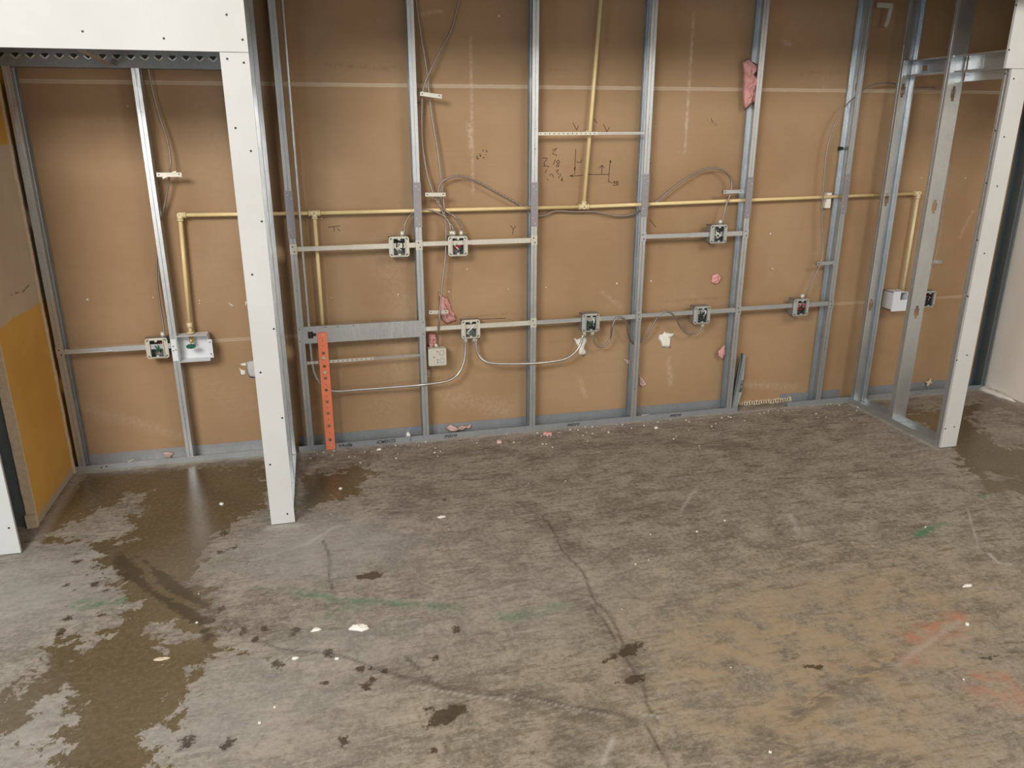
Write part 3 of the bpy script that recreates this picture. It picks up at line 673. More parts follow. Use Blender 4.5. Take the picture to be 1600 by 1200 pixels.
# ------------------------------------------------------------------ electrical boxes
def rrect(w, h, r, n=4):
    out = []
    for cx, cy, a0 in ((w/2-r, h/2-r, 0), (-w/2+r, h/2-r, 90), (-w/2+r, -h/2+r, 180), (w/2-r, -h/2+r, 270)):
        for i in range(n+1):
            a = math.radians(a0+90*i/n); out.append((cx+r*math.cos(a), cy+r*math.sin(a)))
    return out
def plate_hole(mb, outer, inner, y0, y1):
    n = len(outer); vs = [(a, y, b_) for y in (y0, y1) for (a, b_) in outer+inner]; fs = []; k = 2*n
    for i in range(n):
        j = (i+1) % n
        fs += [(i, n+i, n+j, j), (k+i, k+j, k+n+j, k+n+i), (i, j, k+j, k+i), (n+i, k+n+i, k+n+j, n+j)]
    mb.add(vs, fs)
def jbox(px, py, lab, wires, deep=.045, ringmat='ring', y0=-.009, S=.098, conn=(), body='boxin', rot=0, Y=None, name='electrical_box'):
    p = W(px, py, y0 if Y is None else Y)
    t = thing(name, lab, 'electrical box', (p.x, y0 if Y is None else Y, p.z), 'open electrical boxes on the rear wall')
    h = S/2; mb = MB(); b0, b1 = .0115, .0115+deep; k = .0015
    mb.box(-h, h, b1-k, b1, -h, h).box(-h, -h+k, b0, b1, -h, h).box(h-k, h, b0, b1, -h, h).box(-h, h, b0, b1, -h, -h+k).box(-h, h, b0, b1, h-k, h)
    mb.build('box_body', ['ring' if body == 'ring' else 'boxin'], t)
    mb = MB(); ow = rrect(S+.004, S+.004, .014); iw = rrect(.058, .084, .004)
    plate_hole(mb, ow, iw, .008, .0112); plate_hole(mb, rrect(.064, .090, .005), iw, -.0005, .008)
    ring = mb.build('mud_ring', ringmat, t)
    for sx in (-1, 1):
        for sz in (-1, 1):
            MB().obox((sx*.040, .0077, sz*.040), (.013, .0012, .004), Matrix.Rotation(sx*sz*math.radians(45), 3, 'Y')).build('screw_slot', 'black', ring)
    for s in (-1, 1): MB().box(-.006, .006, -.001, .004, s*.039-.005, s*.039+.005).build('device_ear', ringmat, ring)
    rr = random.Random(px)
    for c_ in wires:
        a = [( rr.uniform(-.018, .018), .050, rr.uniform(.01, .034)), (rr.uniform(-.02, .02), rr.uniform(.004, .02), rr.uniform(.0, .022)), (rr.uniform(-.02, .02), rr.uniform(.003, .015), rr.uniform(-.02, .0)), (rr.uniform(-.018, .018), rr.uniform(.012, .03), rr.uniform(-.03, -.014))]
        MB().tube(spline(a, 5), .0030, 7).build('wire', c_, t)
    for (dx, dz, dirz) in conn:
        MB().tube([(dx, .030, dz), (dx, .030, dz+dirz*.026)], .0105, 12).tube([(dx, .030, dz+dirz*.008), (dx, .030, dz+dirz*.013)], .014, 6).build('connector', 'ring', t)
    return t
jbox(245, 545, 'open electrical box in the left alcove with green and red wires inside', ['black', 'black', 'wire_green', 'wire_red', 'wire_green'], conn=((.03, .05, 1),))
jbox(624, 386, 'open electrical box on the upper bar, left of the stud, pale wires coiled inside', ['wire_white', 'wire_white', 'black', 'wire_white', 'black', 'black'], conn=((.02, .05, 1),))
jbox(716, 385, 'open electrical box on the upper bar with a dark red wire inside', ['black', 'wire_red', 'wire_white', 'black', 'wire_red'], conn=((.022, .05, 1), (-.030, .052, 1), (-.018, .05, 1)))
jbox(736, 515, 'electrical box with two steel conduits leaving its bottom', ['wire_white'], conn=((-.024, -.05, -1), (.022, -.05, -1)))
jbox(924, 505, 'deep electrical box between the U-shaped conduit and the looping cable', ['black', 'wire_green', 'black', 'wire_white', 'black'], deep=.055, Y=-.018, ringmat='zincring', conn=((-.028, -.05, -1), (.020, -.05, -1)))
jbox(1098, 493, 'electrical box where the wavy looping cable ends', ['black', 'black', 'wire_white', 'black'], deep=.055, Y=-.018, ringmat='zincring', conn=((.02, -.05, -1),))
jbox(1124, 366, 'electrical box under the arched cable on the upper right bar', ['wire_white', 'black', 'wire_white'], deep=.055, Y=-.018, ringmat='zincring', conn=((.016, .05, 1),))
jbox(1253, 481, 'electrical box with orange-red wires, lowest bar left of the right partition', ['black', 'wire_red', 'black', 'wire_red'], deep=.055, Y=-.018, ringmat='zincring', conn=((.014, .05, 1),))
jbox(1452, 468, 'dark open electrical box inside the right closet', ['black', 'black', 'wire_white', 'wire_red'], deep=.055, Y=-.018, ringmat='zincring', conn=((-.02, .05, 1),))
# blank covered box on stud 4
p = W(683.5, 558, -.004)
t = thing('covered_box', 'square blank covered box fixed to the right side of a stud', 'electrical box', (p.x, -.004, p.z))
MB().box(-.046, .046, .004, .050, -.046, .046).build('box_body', 'ring', t)
mb = MB(); mb.prism(rrect(.096, .096, .008), 0, .004, lambda a, b_, c_: (a, c_, b_)); cover = mb.build('cover', 'ring', t)
for (dx, dz, r1) in ((.024, .022, .014), (.024, -.020, .013), (-.022, -.020, .012), (-.022, .020, .012)):
    n = 20; mb = MB(); plate_hole(mb, [(dx+r1*math.cos(6.283*i/n), dz+r1*math.sin(6.283*i/n)) for i in range(n)], [(dx+(r1-.002)*math.cos(6.283*i/n), dz+(r1-.002)*math.sin(6.283*i/n)) for i in range(n)], -.0008, .0003); mb.build('knockout_ring', 'boxin' if dx > 0 else 'ring', cover)
holes(cover, [(.0, .030), (-.018, .0), (0, -.016), (0, -.030)], .003, -.0006, 'black', 'hole')
MB().tube([(0, .03, .047), (0, .03, .068)], .010, 12).build('connector', 'ring', t)

# ------------------------------------------------------------------ valve boxes
p = W(302, 545, 0); 
t = thing('valve_box', 'white metal valve box with a green valve handle in the left alcove', 'valve box', (p.x, 0, p.z))
w2, h2 = .073, .066
mb = MB().box(-w2, w2, .070, .0715, -h2, h2).box(-w2, -w2+.0015, -.002, .07, -h2, h2).box(w2-.0015, w2, -.002, .07, -h2, h2).box(-w2, w2, -.002, .07, -h2, -h2+.0015).box(-w2, w2, -.002, .07, h2-.0015, h2)
mb.build('tray', 'white', t)
MB().box(-w2-.026, -w2, -.006, -.0035, -.055, .055).build('side_tab', 'white', t)
MB().box(w2, w2+.018, -.004, -.002, -.050, .044).build('side_tab', 'white', t)
holes(t, [(-w2-.016, .020), (-w2-.006, .002), (-w2-.018, -.002), (w2+.008, .03), (w2+.008, -.03)], .003, -.0065, 'black', 'hole')
mb = MB().tube([(-.008, .035, .070), (-.008, .035, .024)], .010, 12).tube([(-.008, .035, .052), (-.008, .01, .030)], .007, 10); mb.build('valve_body', 'brass', t)
MB().tube([(-.008, .035, .118), (-.008, .035, .066)], .008, 12).tube([(-.008, .035, .125), (-.008, .035, .100)], .0135, 12).tube([(-.008, .035, .072), (-.008, .035, .078)], .017, 12).build('adapter', 'cream', t)
mb = MB(); n = 10
poly = [((.021+(.003 if i % 2 else 0))*math.cos(6.283*i/20), (.010+(.002 if i % 2 else 0))*math.sin(6.283*i/20)) for i in range(20)]
mb.prism(poly, -.006, .008, lambda a, b_, c_: (a-.008, c_-.004, b_+.014)); mb.build('handle', 'handle', t)
p = W(1403, 470, 0)
t = thing('valve_box', 'plain white plastic valve box inside the right closet', 'valve box', (p.x+.005, 0, p.z))
mb = MB().box(-.050, .050, .080, .083, -.055, .055).box(-.050, -.047, -.012, .082, -.055, .055).box(.047, .050, -.012, .082, -.055, .055).box(-.050, .050, -.012, .082, -.055, -.052).box(-.05, .05, -.012, .082, .052, .055)
mb.build('housing', 'white', t)
MB().box(-.056, .056, -.016, -.012, -.061, .008).box(-.056, -.004, -.016, -.012, .022, .061).box(-.056, -.004, -.016, -.012, .008, .022).build('face_frame', 'white', t)

# ------------------------------------------------------------------ yellow pipe run with fittings
PY = .050; PR = .0095
def wpz(px, py): q = W(px, py, PY); return Vector((q.x, PY, q.z))
A, B_, C_, D_ = wpz(281, 336), wpz(491, 333), wpz(912, 323), wpz(1435, 302)
t = thing('water_pipe', 'yellow plastic water pipe running level through all the studs', 'pipe', (0, 0, 0))
MB().tube([A, B_], PR, 12).tube([B_, C_], PR, 12).tube([C_, D_], PR, 12).build('level_run', 'pipe', t)
A2 = wpz(298, 512); A2.x = W(302, 545, 0).x-.008; A2.z = W(302, 545).z+.12; A2.y = .038
MB().tube([A, Vector((A2.x, A2.y, A2.z))], PR, 12).build('left_drop', 'pipe', t)
B2 = wpz(504, 506); MB().tube([B_, Vector((B2.x, PY, .58))], PR, 12).build('short_drop', 'pipe', t)
C2 = wpz(939, 0); dC = C2-C_; MB().tube([C_, C_+dC*((2.435-C_.z)/dC.z)], PR, 12).build('riser', 'pipe', t)
D2 = Vector((D_.x, PY, W(1403, 470).z+.056)); MB().tube([D_, D2], PR, 12).build('right_drop', 'cream', t)
def fitting(c, dirs, name):
    mb = MB(); c = Vector(c)
    for d in dirs:
        d = Vector(d).normalized(); mb.tube([c-d*.002, c+d*.026], .0135, 12); mb.tube([c+d*.021, c+d*.028], .0150, 12)
    mb.tube([c-Vector((0, .001, 0))*11, c+Vector((0, .001, 0))*11], .0125, 12)
    mb.build(name, 'cream', t)
fitting(A, ((1, 0, 0), (A2-A)), 'elbow'); fitting(B_, ((1, 0, 0), (-1, 0, 0), (0, 0, -1)), 'tee'); fitting(C_, ((1, 0, 0), (-1, 0, 0), dC), 'tee'); fitting(D_, ((-1, 0, 0), (0, 0, -1)), 'elbow')
pc = wpz(919, 208); MB().tube([pc-Vector((0, 0, .012)), pc+Vector((0, 0, .012))], .0125, 12).tube([pc+Vector((-.028, -.035, .004)), pc+Vector((.002, -.010, .004))], .005, 8).build('pipe_clamp', 'cream', t)
p = W(1297, 313, .04)
o = thing('pipe_insulator', 'small white plastic pipe holder where the yellow pipe enters a stud', 'pipe holder', (p.x, .06, p.z))
MB().box(-.020, .018, -.005, .028, -.045, -.012).box(-.010, .018, -.003, .028, -.012, .040).tube([(0, -.006, .02), (0, .02, .02)], .006, 8).build('holder_body', 'gyp', o)

# ------------------------------------------------------------------ conduits and cables
def cable(name, pts, r, lab, mat, cat='cable', group=None, per=6):
    P = [W(q[0], q[1], q[2]) for q in pts]
    o = MB().tube(spline(P, per), r, 10).build(name, mat); tag(o, lab, cat, group); return o
cable('conduit', [(438, -60, .02), (441, 0, .02), (446, 60, .02), (455, 170, .02), (464, 280, .02), (471, 370, .02), (477, 440, .02), (482, 500, .02), (486, 550, .02), (491, 582, .02), (503, 602, .02), (520, 611, .02), (560, 609, .02), (640, 603, .0), (670, 600, -.012), (700, 595, 0), (716, 584, .01), (725, 565, .015), (727, 545, .02), (727, 530, .021)],
      .0068, 'thin steel conduit running down beside a stud then right to the twin-conduit box', 'emt', 'conduit')
cable('conduit', [(744, 529, .021), (744, 543, .021), (748, 555, .02), (757, 564, .01), (775, 568, -.0), (828, 568, -.012), (862, 565, -.010), (885, 560, -.0), (899, 550, .005), (907, 538, .01), (911, 523, .012)],
      .0072, 'U-shaped steel conduit linking two lower boxes', 'emt', 'conduit')
cable('armored_cable', [(927, 520, .012), (928, 533, .012), (935, 541, .012), (946, 540, .012), (954, 528, .015), (956, 512, -.008), (962, 499, -.010), (972, 496, -.010), (979, 504, -.006), (981, 520, .02), (985, 532, .045), (993, 538, .05), (1004, 534, .045), (1015, 518, .03), (1026, 498, .02), (1036, 488, .0), (1047, 488, .0), (1056, 497, .003), (1062, 509, .01), (1072, 520, .01), (1085, 521, .012), (1094, 515, .012), (1097, 508, .012)],
      .0052, 'armored cable looping in waves between two lower boxes', 'armor')
cable('armored_cable', [(648, -40, .05), (650, 0, .05), (657, 50, .05), (667, 112, .05), (674, 175, .05), (684, 237, .045), (690, 287, .04), (693, 312, .04), (695, 337, .035), (697, 362, .03), (696, 400, .02), (692, 435, .01), (689, 465, .0), (687, 490, -.012), (686, 505, -.012), (684, 530, .01), (683, 541, .026)],
      .0050, 'armored cable dropping from the top to the blank covered box', 'armor')
cable('armored_cable', [(727, -50, .05), (717, 0, .05), (705, 45, .05), (690, 75, .045), (675, 105, .04), (662, 137, .04), (659, 175, .05), (660, 225, .05), (667, 270, .045), (676, 299, .035), (682, 313, .03), (692, 327, .025), (708, 337, .02), (718, 350, .02), (724, 362, .021)],
      .0050, 'armored cable curling from the top edge into the box with the red wire', 'armor')
cable('armored_cable', [(631.5, 365, .021), (633, 350, .025), (640, 338, .035), (650, 331, .045), (664, 328, .045), (676, 329.5, .04), (687, 334, .035), (697, 341, .03), (702, 350, .025), (704, 360, .021)],
      .0048, 'armored cable arching over a stud between the two upper boxes', 'armor')
cable('armored_cable', [(709, 360, .021), (705, 352, .024), (695, 338, .03), (687, 320, .035), (685, 304, .035), (687, 290, .035), (697, 280, .035), (717, 275, .035), (742, 282, .04), (770, 297, .045), (810, 319, .05), (830, 331, .05), (842, 337, .055), (852, 336, .06), (868, 330, .065), (900, 331, .065), (930, 331, .065), (960, 337, .06), (982, 336, .058), (1003, 328, .055), (1030, 312, .05), (1050, 295, .045), (1078, 275, .04), (1100, 265, .035), (1120, 263, .03), (1136, 271, .03), (1143, 286, .03), (1141, 303, .02), (1134, 322, .015), (1130, 340, .01), (1129, 350, .011)],
      .0052, 'long armored cable sagging through two studs and arching to the upper right box', 'armor')
cable('armored_cable', [(1460, 137, .03), (1435, 138, .03), (1410, 134, .03), (1390, 130, .03), (1372, 131, .03), (1354, 137, .03), (1338, 150, .02), (1322, 165, .01), (1305, 192, .01), (1295, 222, .02), (1290, 250, .02), (1286, 300, .02), (1284, 345, .02), (1286, 385, .01), (1282, 412, .0), (1270, 438, .0), (1262, 455, .005), (1259, 464, .011)],
      .0042, 'thin armored cable arching down from the right partition to the lowest box', 'armor')
cable('armored_cable', [(1495, -40, .05), (1493, 60, .05), (1490, 160, .05), (1483, 250, .05), (1475, 307, .045), (1467, 370, .03), (1459, 407, .01), (1450, 430, .005), (1446, 452, .012)],
      .0042, 'thin armored cable inside the right closet', 'armor')
cable('armored_cable', [(228, 80, .06), (232, 108, .05), (239, 145, .05), (250, 185, .045), (260, 215, .04), (266, 245, .03), (266, 262, .025), (262, 295, .04), (254, 335, .05), (248, 365, .06), (246, 400, .06), (245, 433, .055), (250, 475, .045), (255, 505, .035), (257, 527, .022)],
      .0044, 'thin armored cable in the left alcove dropping to the green-wired box', 'armor')
# cable support arms
def arm(px0, px1, py0, py1, lab, y=-.004, dent=True, mat='bright'):
    a, b_ = W(px0, py0, y), W(px1, py1, y); t = thing('cable_support', lab, 'cable support', tuple(a), 'steel cable support arms')
    L = (b_-a).length; t.rotation_euler = (0, -math.atan2(b_.z-a.z, b_.x-a.x), 0)
    mb = MB().box(0, L, -.0012, 0, -.0095, .0095).box(.012, L-.006, -.002, -.0012, .0055, .0095).box(0, .004, -.0012, .018, -.0095, .0095).box(L-.003, L, -.006, 0, -.0105, .0105); mb.build('arm', mat, t)
    holes(t, [(.014, 0), (L-.012, .002)], .003, -.0020, 'black', 'hole')
    return t
arm(655, 690, 146, 151, 'white steel support arm near the top of the stud between the upper boxes')
arm(663, 696, 304, 304, 'steel support arm beside the nail plate, two cables behind it')
arm(669, 700, 488, 487, 'steel support arm in front of the pink insulation tuft')
t = arm(243, 284, 273, 273, 'white clip-like support arm holding the cable in the left alcove')
MB().obox((.080, -.004, .010), (.024, .002, .008), Matrix.Rotation(-.4, 3, 'Y')).obox((.04, -.004, -.010), (.024, .002, .007), Matrix.Rotation(-.4, 3, 'Y')).build('spring_tab', 'bright', t)
arm(1129, 1160, 300, 299, 'steel support arm at the arched cable beside the right nail plate', .005, True, 'steel')
arm(1275, 1309, 412, 410, 'steel support arm under the arching thin cable left of the partition', .005, True, 'steel')
arm(1451, 1470, 409, 409, 'small steel support arm inside the right closet', .03, True, 'steel')
a = W(1370, 8, .03)
t = thing('cable_hook', 'bent steel hook arm at the top edge between stud and partition', 'hook', tuple(a))
MB().box(0, .10, -.002, 0, -.012, .012).obox((.082, -.004, -.045), (.022, .003, .09), Matrix.Rotation(.15, 3, 'Y')).obox((.072, -.006, -.092), (.018, .003, .03), Matrix.Rotation(.5, 3, 'Y')).build('hook_strip', 'ring', t)
# little black clip on stud 8
p = W(1314, 232, .078); o = MB().box(-.012, .010, -.008, .008, -.008, .008).box(-.016, -.010, -.011, .004, -.011, .011).build('cable_clip', 'black'); o.location = p; tag(o, 'tiny black clip on the rear edge of a stud, below the arching cable', 'clip')

# ------------------------------------------------------------------ insulation tufts and scraps
def tuft(poly_px, h, lab, mat='pink', y=WALL, seed=1, name='insulation_tuft'):
    P = [W(x, yy, y) for x, yy in poly_px]; poly = [(q.x, q.z) for q in P]
    mb = MB(); pillow(mb, poly, h, lambda a, b_, hh: (a, y-.0006-hh, b_), seed, 7, .5)
    o = mb.build(name, mat); tag(o, lab, 'insulation', 'pink insulation scraps'); return o
tuft([(684, 455), (692, 462), (700, 466), (704, 480), (711, 492), (713, 502), (700, 507), (690, 500), (686, 480)], .03, 'pink insulation tuft stuck to the board behind a support arm', 'pink', WALL, 3)
tuft([(668, 520), (680, 520), (682, 540), (676, 546), (668, 543)], .04, 'dark reddish insulation tuft above the blank covered box', 'pink', WALL, 5)
tuft([(1112, 430), (1120, 426), (1126, 432), (1125, 440), (1117, 445), (1110, 440)], .02, 'small pink insulation ball on the board left of the seventh stud', 'pink', WALL, 6)
tuft([(1160, 96), (1168, 90), (1179, 98), (1180, 130), (1178, 160), (1170, 168), (1162, 172), (1160, 150), (1161, 120)], .045, 'long pink insulation strip tucked inside a stud near the top', 'pink', .055, 7)
tuft([(998, 586), (1004, 590), (1010, 600), (1004, 605), (998, 601)], .015, 'pale pink insulation tuft on the board just right of a stud', 'palepink', WALL, 8)
tuft([(974, 560), (984, 562), (986, 566), (980, 570)], .012, 'tiny pale insulation wisp left of the sixth stud', 'palepink', WALL, 9)
tuft([(1122, 548), (1132, 538), (1133, 552), (1128, 562), (1122, 556)], .012, 'pink wisp low on the left side of the seventh stud', 'pink', .06, 10)
tuft([(696, 668), (703, 663), (712, 667), (725, 665), (738, 662), (736, 668), (715, 672), (702, 674)], .02, 'pale insulation shreds along the floor track right of the fourth stud', 'palepink', .085, 11)
tuft([(252, 706), (262, 706), (273, 708), (265, 717)], .01, 'pinkish triangular scrap on the alcove floor track', 'palepink', .08, 12)
tuft([(664, 575), (672, 577), (671, 590), (665, 592)], .01, 'faint pink wisp below the blank covered box', 'palepink', WALL, 13)
tuft([(166, 655), (170, 663), (168, 675), (172, 695), (166, 690)], .008, 'thin pale wisp near the foot of the far left stud', 'palepink', WALL, 14) if False else None
def fscrap(px, py, pts, h, lab, mat, seed, name='scrap', cat='scrap', group='small scraps on the floor', z=0.0):
    c = FL(px, py, z); mb = MB(); pillow(mb, pts, h, lambda a, b_, hh: (a, b_, hh), seed, 4, .5); o = mb.build(name, mat); o.location = (c.x, c.y, z+.0005); tag(o, lab, cat, group); return o
def pt(s, seed, n=7, ax=1., ay=1.):
    r = random.Random(seed); return [(s*ax*math.cos(6.283*i/n)*r.uniform(.6, 1.1), s*ay*math.sin(6.283*i/n)*r.uniform(.6, 1.1)) for i in range(n)]
fscrap(780, 692, pt(.022, 1, 8), .014, 'pink insulation bit on the floor below the fourth bay', 'palepink', 1, 'insulation_scrap')
fscrap(855, 679, pt(.026, 2, 8, 1.2, .8), .014, 'pink insulation bit on the floor at the foot of the fifth stud', 'pink', 2, 'insulation_scrap')
fscrap(592, 703, [(-.013, -.008), (.013, -.006), (.013, .008), (-.012, .007)], .007, 'small white square chip on the floor right of the orange strap', 'gyp', 3, 'plaster_chip')
fscrap(562, 981, pt(.034, 4, 9, 1.3, .7), .009, 'largest white plaster flake on the open floor, left of centre', 'gyp', 4, 'plaster_chip')
fscrap(494, 985, pt(.018, 5, 7, 1.2, .7), .007, 'white plaster flake just left of the largest flake', 'gyp', 5, 'plaster_chip')
fscrap(461, 1029, pt(.012, 6, 7, 1.2, .7), .005, 'little white chip below and left of the paired flakes', 'gyp', 6, 'plaster_chip')
fscrap(526, 1030, pt(.010, 7, 7, 1.2, .7), .005, 'little white chip directly below the paired flakes', 'gyp', 7, 'plaster_chip')
fscrap(347, 788, pt(.013, 8, 7), .008, 'cream chip on the wet concrete left of the white left post', 'gyp', 8, 'plaster_chip')
fscrap(532, 764, pt(.010, 9, 7), .006, 'tiny cream chip on the floor right of the white left post', 'gyp', 9, 'plaster_chip')
fscrap(690, 808, pt(.018, 10, 7, 1.4, .6), .005, 'thin white flake on the floor in front of the fourth stud', 'gyp', 10, 'plaster_chip')
fscrap(1511, 916, pt(.020, 11, 7, 1.6, .5), .006, 'long white flake on the right side of the floor', 'gyp', 11, 'plaster_chip')
fscrap(1511, 976, pt(.010, 12, 7), .006, 'small white chip beside the orange stain on the right', 'gyp', 12, 'plaster_chip')
fscrap(1025, 669, pt(.016, 13, 7), .008, 'white crumb on the floor below the sixth bay', 'gyp', 13, 'plaster_chip')
fscrap(951, 676, pt(.009, 14, 7), .006, 'bright white crumb on the floor left of the sixth stud', 'gyp', 14, 'plaster_chip')
fscrap(881, 666, pt(.011, 15, 7), .009, 'white lump against the track beside the fifth stud writing', 'gyp', 15, 'plaster_chip')
fscrap(252, 1030, pt(.024, 16, 7, 1.6, .5), .003, 'thin pale flake on the wet stain at lower left', 'dimple', 16, 'plaster_chip')
mb = MB(); r_ = random.Random(11)
for i in range(120):
    if i < 90: x, y = r_.uniform(-.7, 2.6), -abs(r_.gauss(.0, .10))-.02
    else: x, y = r_.uniform(-1.6, 2.6), r_.uniform(-2.5, -.1)
    s = r_.uniform(.0015, .0042); mb.obox((x, y, s*.5), (s*2, s*1.4, s), Matrix.Rotation(r_.uniform(0, 3), 3, 'Z'))
tag(mb.build('plaster_crumbs', 'gyp'), 'tiny plaster crumbs scattered over the floor, thickest along the track', 'debris', kind='stuff')
# items on tracks
p = W(638, 679, .03); o = fscrap(638, 681, pt(.018, 21, 8), .022, 'white plastic cap lying on the track left of the fourth stud', 'gyp', 21, 'white_cap', z=.0); o.location = (p.x, .03, .018)
o = MB().tube([(0, 0, 0), (.055, 0, 0)], .006, 8).build('metal_pin', 'ring'); q = W(1002, 645, .05); o.location = (q.x, .05, .0085); tag(o, 'short pale metal rod lying in the track right of the sixth stud', 'rod')
mb = MB(); pillow(mb, [(0, -.03), (.012, -.01), (.04, -.004), (.016, .008), (.012, .034), (-.006, .010), (-.034, .008), (-.014, -.008), (-.014, -.028)], .008, lambda a, b_, h: (a, -h, b_), 5, 3, .2)
o = mb.build('board_scrap', 'copper'); o = o; q = W(1452, 598, .075); o.location = (q.x, .080, q.z); o.data.materials[0] = M['dimple']; tag(o, 'star-shaped tan board scrap leaning on the closet floor track', 'scrap')
mb = MB(); pillow(mb, [(-.02, 0), (.0, .004), (.022, .022), (.010, .018), (-.012, .010)], .006, lambda a, b_, h: (a, -h, b_), 6, 3, .2); o = mb.build('paper_scrap', 'gyp'); q = W(203, 719, .03); o.location = (q.x, .03, .012); tag(o, 'cream torn scrap on the alcove floor track', 'scrap')
# offcut leaning beside stud 7
a, b_ = W(1148, 632, -.004), W(1161, 538, .05)
t = thing('steel_offcut', 'sharp steel track offcut with marker writing leaning right of the seventh stud', 'steel offcut', (a.x+.010, a.y+.012, .001))
d = Vector((b_.x-a.x, b_.y-a.y, b_.z)); 
vs = [(-.028, .018, 0), (.010, -.004, 0), (.034, -.004, .13), (.048, -.002, .16)]
q = d; mb = MB()
fr = [Vector((-.020, 0, 0)), Vector((.012, 0, 0)), Vector((.042, .006, .125)), Vector((.060, .034, .335)), Vector((.044, .036, .350)), Vector((.030, .020, .22))]
bk = [v_+Vector((.0, .0016, .0)) for v_ in fr]; n = len(fr)
mb.add(fr+bk, [tuple(range(n)), tuple(reversed(range(n, 2*n)))]+[(i, n+i, n+(i+1) % n, (i+1) % n) for i in range(n)]); mb.build('flat_face', 'track', t)
fr = [Vector((-.022, .002, 0)), Vector((-.020, .0, 0)), Vector((.030, .020, .22)), Vector((.044, .036, .350)), Vector((.040, .055, .350)), Vector((-.018, .05, 0))]
bk = [v_+Vector((-.0016, 0, 0)) for v_ in fr]; mb = MB(); mb.add(fr+bk, [tuple(range(n)), tuple(reversed(range(n, 2*n)))]+[(i, n+i, n+(i+1) % n, (i+1) % n) for i in range(n)]); mb.build('folded_side', 'dark_steel', t)
tx = text('MICRO', (.033, -.002, .120), .022, 'marker', t, (math.pi/2, -math.pi/2+.12, 0), 0, 1.1)

# ------------------------------------------------------------------ marks on the rear board (children of the wall)
def stroke(px_pts, w, mb):
    P = [W(x, y, WALL) for x, y in px_pts]
    for a, c_ in zip(P[:-1], P[1:]):
        d = c_-a; L = math.hypot(d.x, d.z)
        if L < 1e-5: continue
        ux, uz = d.x/L, d.z/L; nx, nz = -uz*w/2, ux*w/2; ex, ez = ux*w*.3, uz*w*.3
        y0, y1 = WALL-.0007, WALL+.0002
        q = [(a.x-ex+nx, a.z-ez+nz), (c_.x+ex+nx, c_.z+ez+nz), (c_.x+ex-nx, c_.z+ez-nz), (a.x-ex-nx, a.z-ez-nz)]
        mb.add([(u, y0, v_) for u, v_ in q]+[(u, y1, v_) for u, v_ in q], [(0, 1, 2, 3), (7, 6, 5, 4), (0, 4, 5, 1), (1, 5, 6, 2), (2, 6, 7, 3), (3, 7, 4, 0)])
def c5(pts, s, ox, oy): return [(x/s+ox, y/s+oy) for x, y in pts]
S5 = (8.889, 840, 220)
mb = MB()
for q in ([(530, 120), (525, 220), (518, 370), (513, 460)], [(505, 375), (515, 410), (525, 370)], [(990, 465), (850, 468), (680, 467)], [(630, 478), (560, 485), (450, 488)], [(490, 470), (452, 488), (490, 500)], [(1010, 275), (1000, 370), (990, 465), (985, 570), (1040, 580)], [(1000, 300), (1012, 270), (1022, 300)],
          [(895, 345), (890, 460)], [(860, 380), (893, 340), (925, 375)], [(545, 295), (605, 300), (608, 265)], [(1050, 565), (1115, 565), (1120, 610), (1045, 622)], [(1065, 585), (1100, 590)], [(1060, 600), (1065, 570)], [(1095, 605), (1098, 572)]):
    stroke(c5(q, *S5), .0032, mb)
mb.build('pencil_sketch', 'pencil', wb)
mb = MB()
for q in ([(70, 240), (130, 240), (125, 265), (85, 310), (100, 330), (85, 350), (150, 352), (145, 375)], [(130, 395), (105, 440)], [(200, 130), (265, 105), (235, 140), (210, 165), (215, 185), (260, 195), (262, 215)], [(245, 260), (220, 330)],
          [(290, 265), (260, 290), (285, 315), (310, 300), (290, 270)], [(285, 315), (262, 345), (275, 365), (295, 350), (290, 325)], [(250, 415), (290, 405), (265, 440), (295, 465)], [(325, 460), (290, 520)], [(320, 545), (345, 540), (345, 570)], [(335, 500), (345, 530), (325, 545)],
          [(160, 480), (190, 460), (215, 480), (215, 515)], [(130, 530), (150, 555)]):
    stroke(c5(q, *S5), .0030, mb)
mb.build('pencil_numerals', 'pencil', wb)
mb = MB()
for q in ([(756, 245), (744, 248)], ): pass
for q in ([(690, 285), (705, 330)], [(790, 300), (815, 340)], [(800, 325), (822, 345)], [(505, 470), (515, 570)], [(515, 570), (555, 555)], [(585, 410), (625, 480)], [(600, 490), (620, 460)], [(695, 540), (740, 520)], [(780, 430), (790, 440)]): stroke(c5(q, 20, 720, 220), .004, mb)
for q in ([(513, 355), (531, 353)], [(522, 354), (522, 362)], [(527, 357), (531, 361)], [(797, 352), (802, 358), (806, 353)], [(802, 358), (801, 366)], [(1015, 343), (1025, 355)], [(895, 192), (901, 203), (904, 196)], [(943, 194), (948, 206), (952, 199)], [(921, 178), (926, 188)], [(928, 186), (933, 192)],
          [(1010, 252), (1016, 248)], [(1013, 258), (1017, 254)], [(1111, 185), (1113, 190)], [(730, 500), (790, 497)], ): stroke(q, .0030, mb)
mb.build('pencil_ticks', 'pencil', wb)
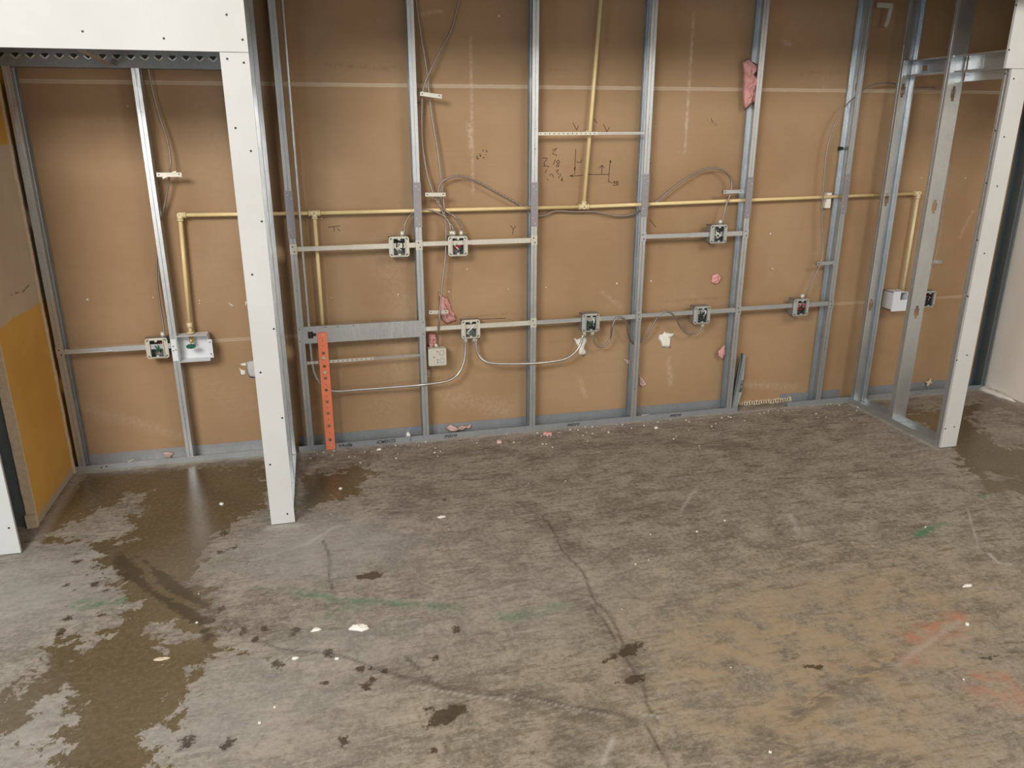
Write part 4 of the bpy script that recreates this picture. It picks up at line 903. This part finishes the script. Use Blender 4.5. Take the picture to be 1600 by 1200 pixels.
def wallpatch(poly, h, seed, name='torn_patch', mat='gyp'):
    P = [W(x, y, WALL) for x, y in poly]; mb = MB(); pillow(mb, [(q.x, q.z) for q in P], h, lambda a, b_, hh: (a, WALL-.0004-hh, b_), seed, 3, .4); return mb.build(name, mat, wb)
S1 = (6.667, 880, 470)
wallpatch(c5([(110, 385), (150, 400), (200, 375), (245, 380), (250, 420), (225, 470), (220, 520), (250, 550), (205, 582), (160, 560), (165, 500), (130, 440)], *S1), .004, 1)
wallpatch(c5([(990, 400), (1000, 350), (1040, 345), (1055, 315), (1085, 335), (1160, 335), (1155, 360), (1120, 375), (1115, 495), (1030, 490), (1020, 440)], *S1), .004, 2)
wallpatch([(374, 569), (384, 566), (386, 571), (379, 572)], .004, 3); wallpatch([(373, 575), (384, 579), (384, 586), (377, 587)], .004, 4)
o = wallpatch([(385, 565), (402, 562), (410, 575), (408, 590), (390, 590), (386, 580)], .006, 5, 'plaster_patch', 'drywall')
wallpatch([(356, 472), (366, 478), (362, 479)], .003, 6); wallpatch([(383, 470), (387, 472), (384, 480)], .003, 7)
for i, (x, y) in enumerate([(137, 468), (240, 465), (312, 474), (312, 470), (517, 465), (622, 460), (701, 456), (794, 452), (853, 449), (964, 443), (1017, 439), (1204, 365), (1207, 420), (1398, 280), (1440, 278), (1508, 278), (1387, 369), (780, 25), (502, 341), (730, 421), (200, 165)]):
    q = W(x, y, WALL); s = .0065 if i % 3 else .008
    mb = MB(); pillow(mb, pt(s, i+40, 8), .003, lambda a, b_, h: (q.x+a, WALL-.0004-h, q.z+b_), i, 3, .2); mb.build('filled_screw_spot', 'gyp' if i in (0, 5, 9, 10, 11, 17) else 'dimple', wb)
# torn board bottom in the track gap right of the offcut
mb = MB(); r_ = random.Random(9)
for k in range(24):
    x = W(1152, 630, .06).x+k*.0165; mb.obox((x, WALL-.004, .012+r_.uniform(-.003, .004)), (.022, .008, .018+r_.uniform(0, .012)), Matrix.Rotation(r_.uniform(-.4, .4), 3, 'Y'))
mb.build('torn_bottom_edge', 'torn', wb)
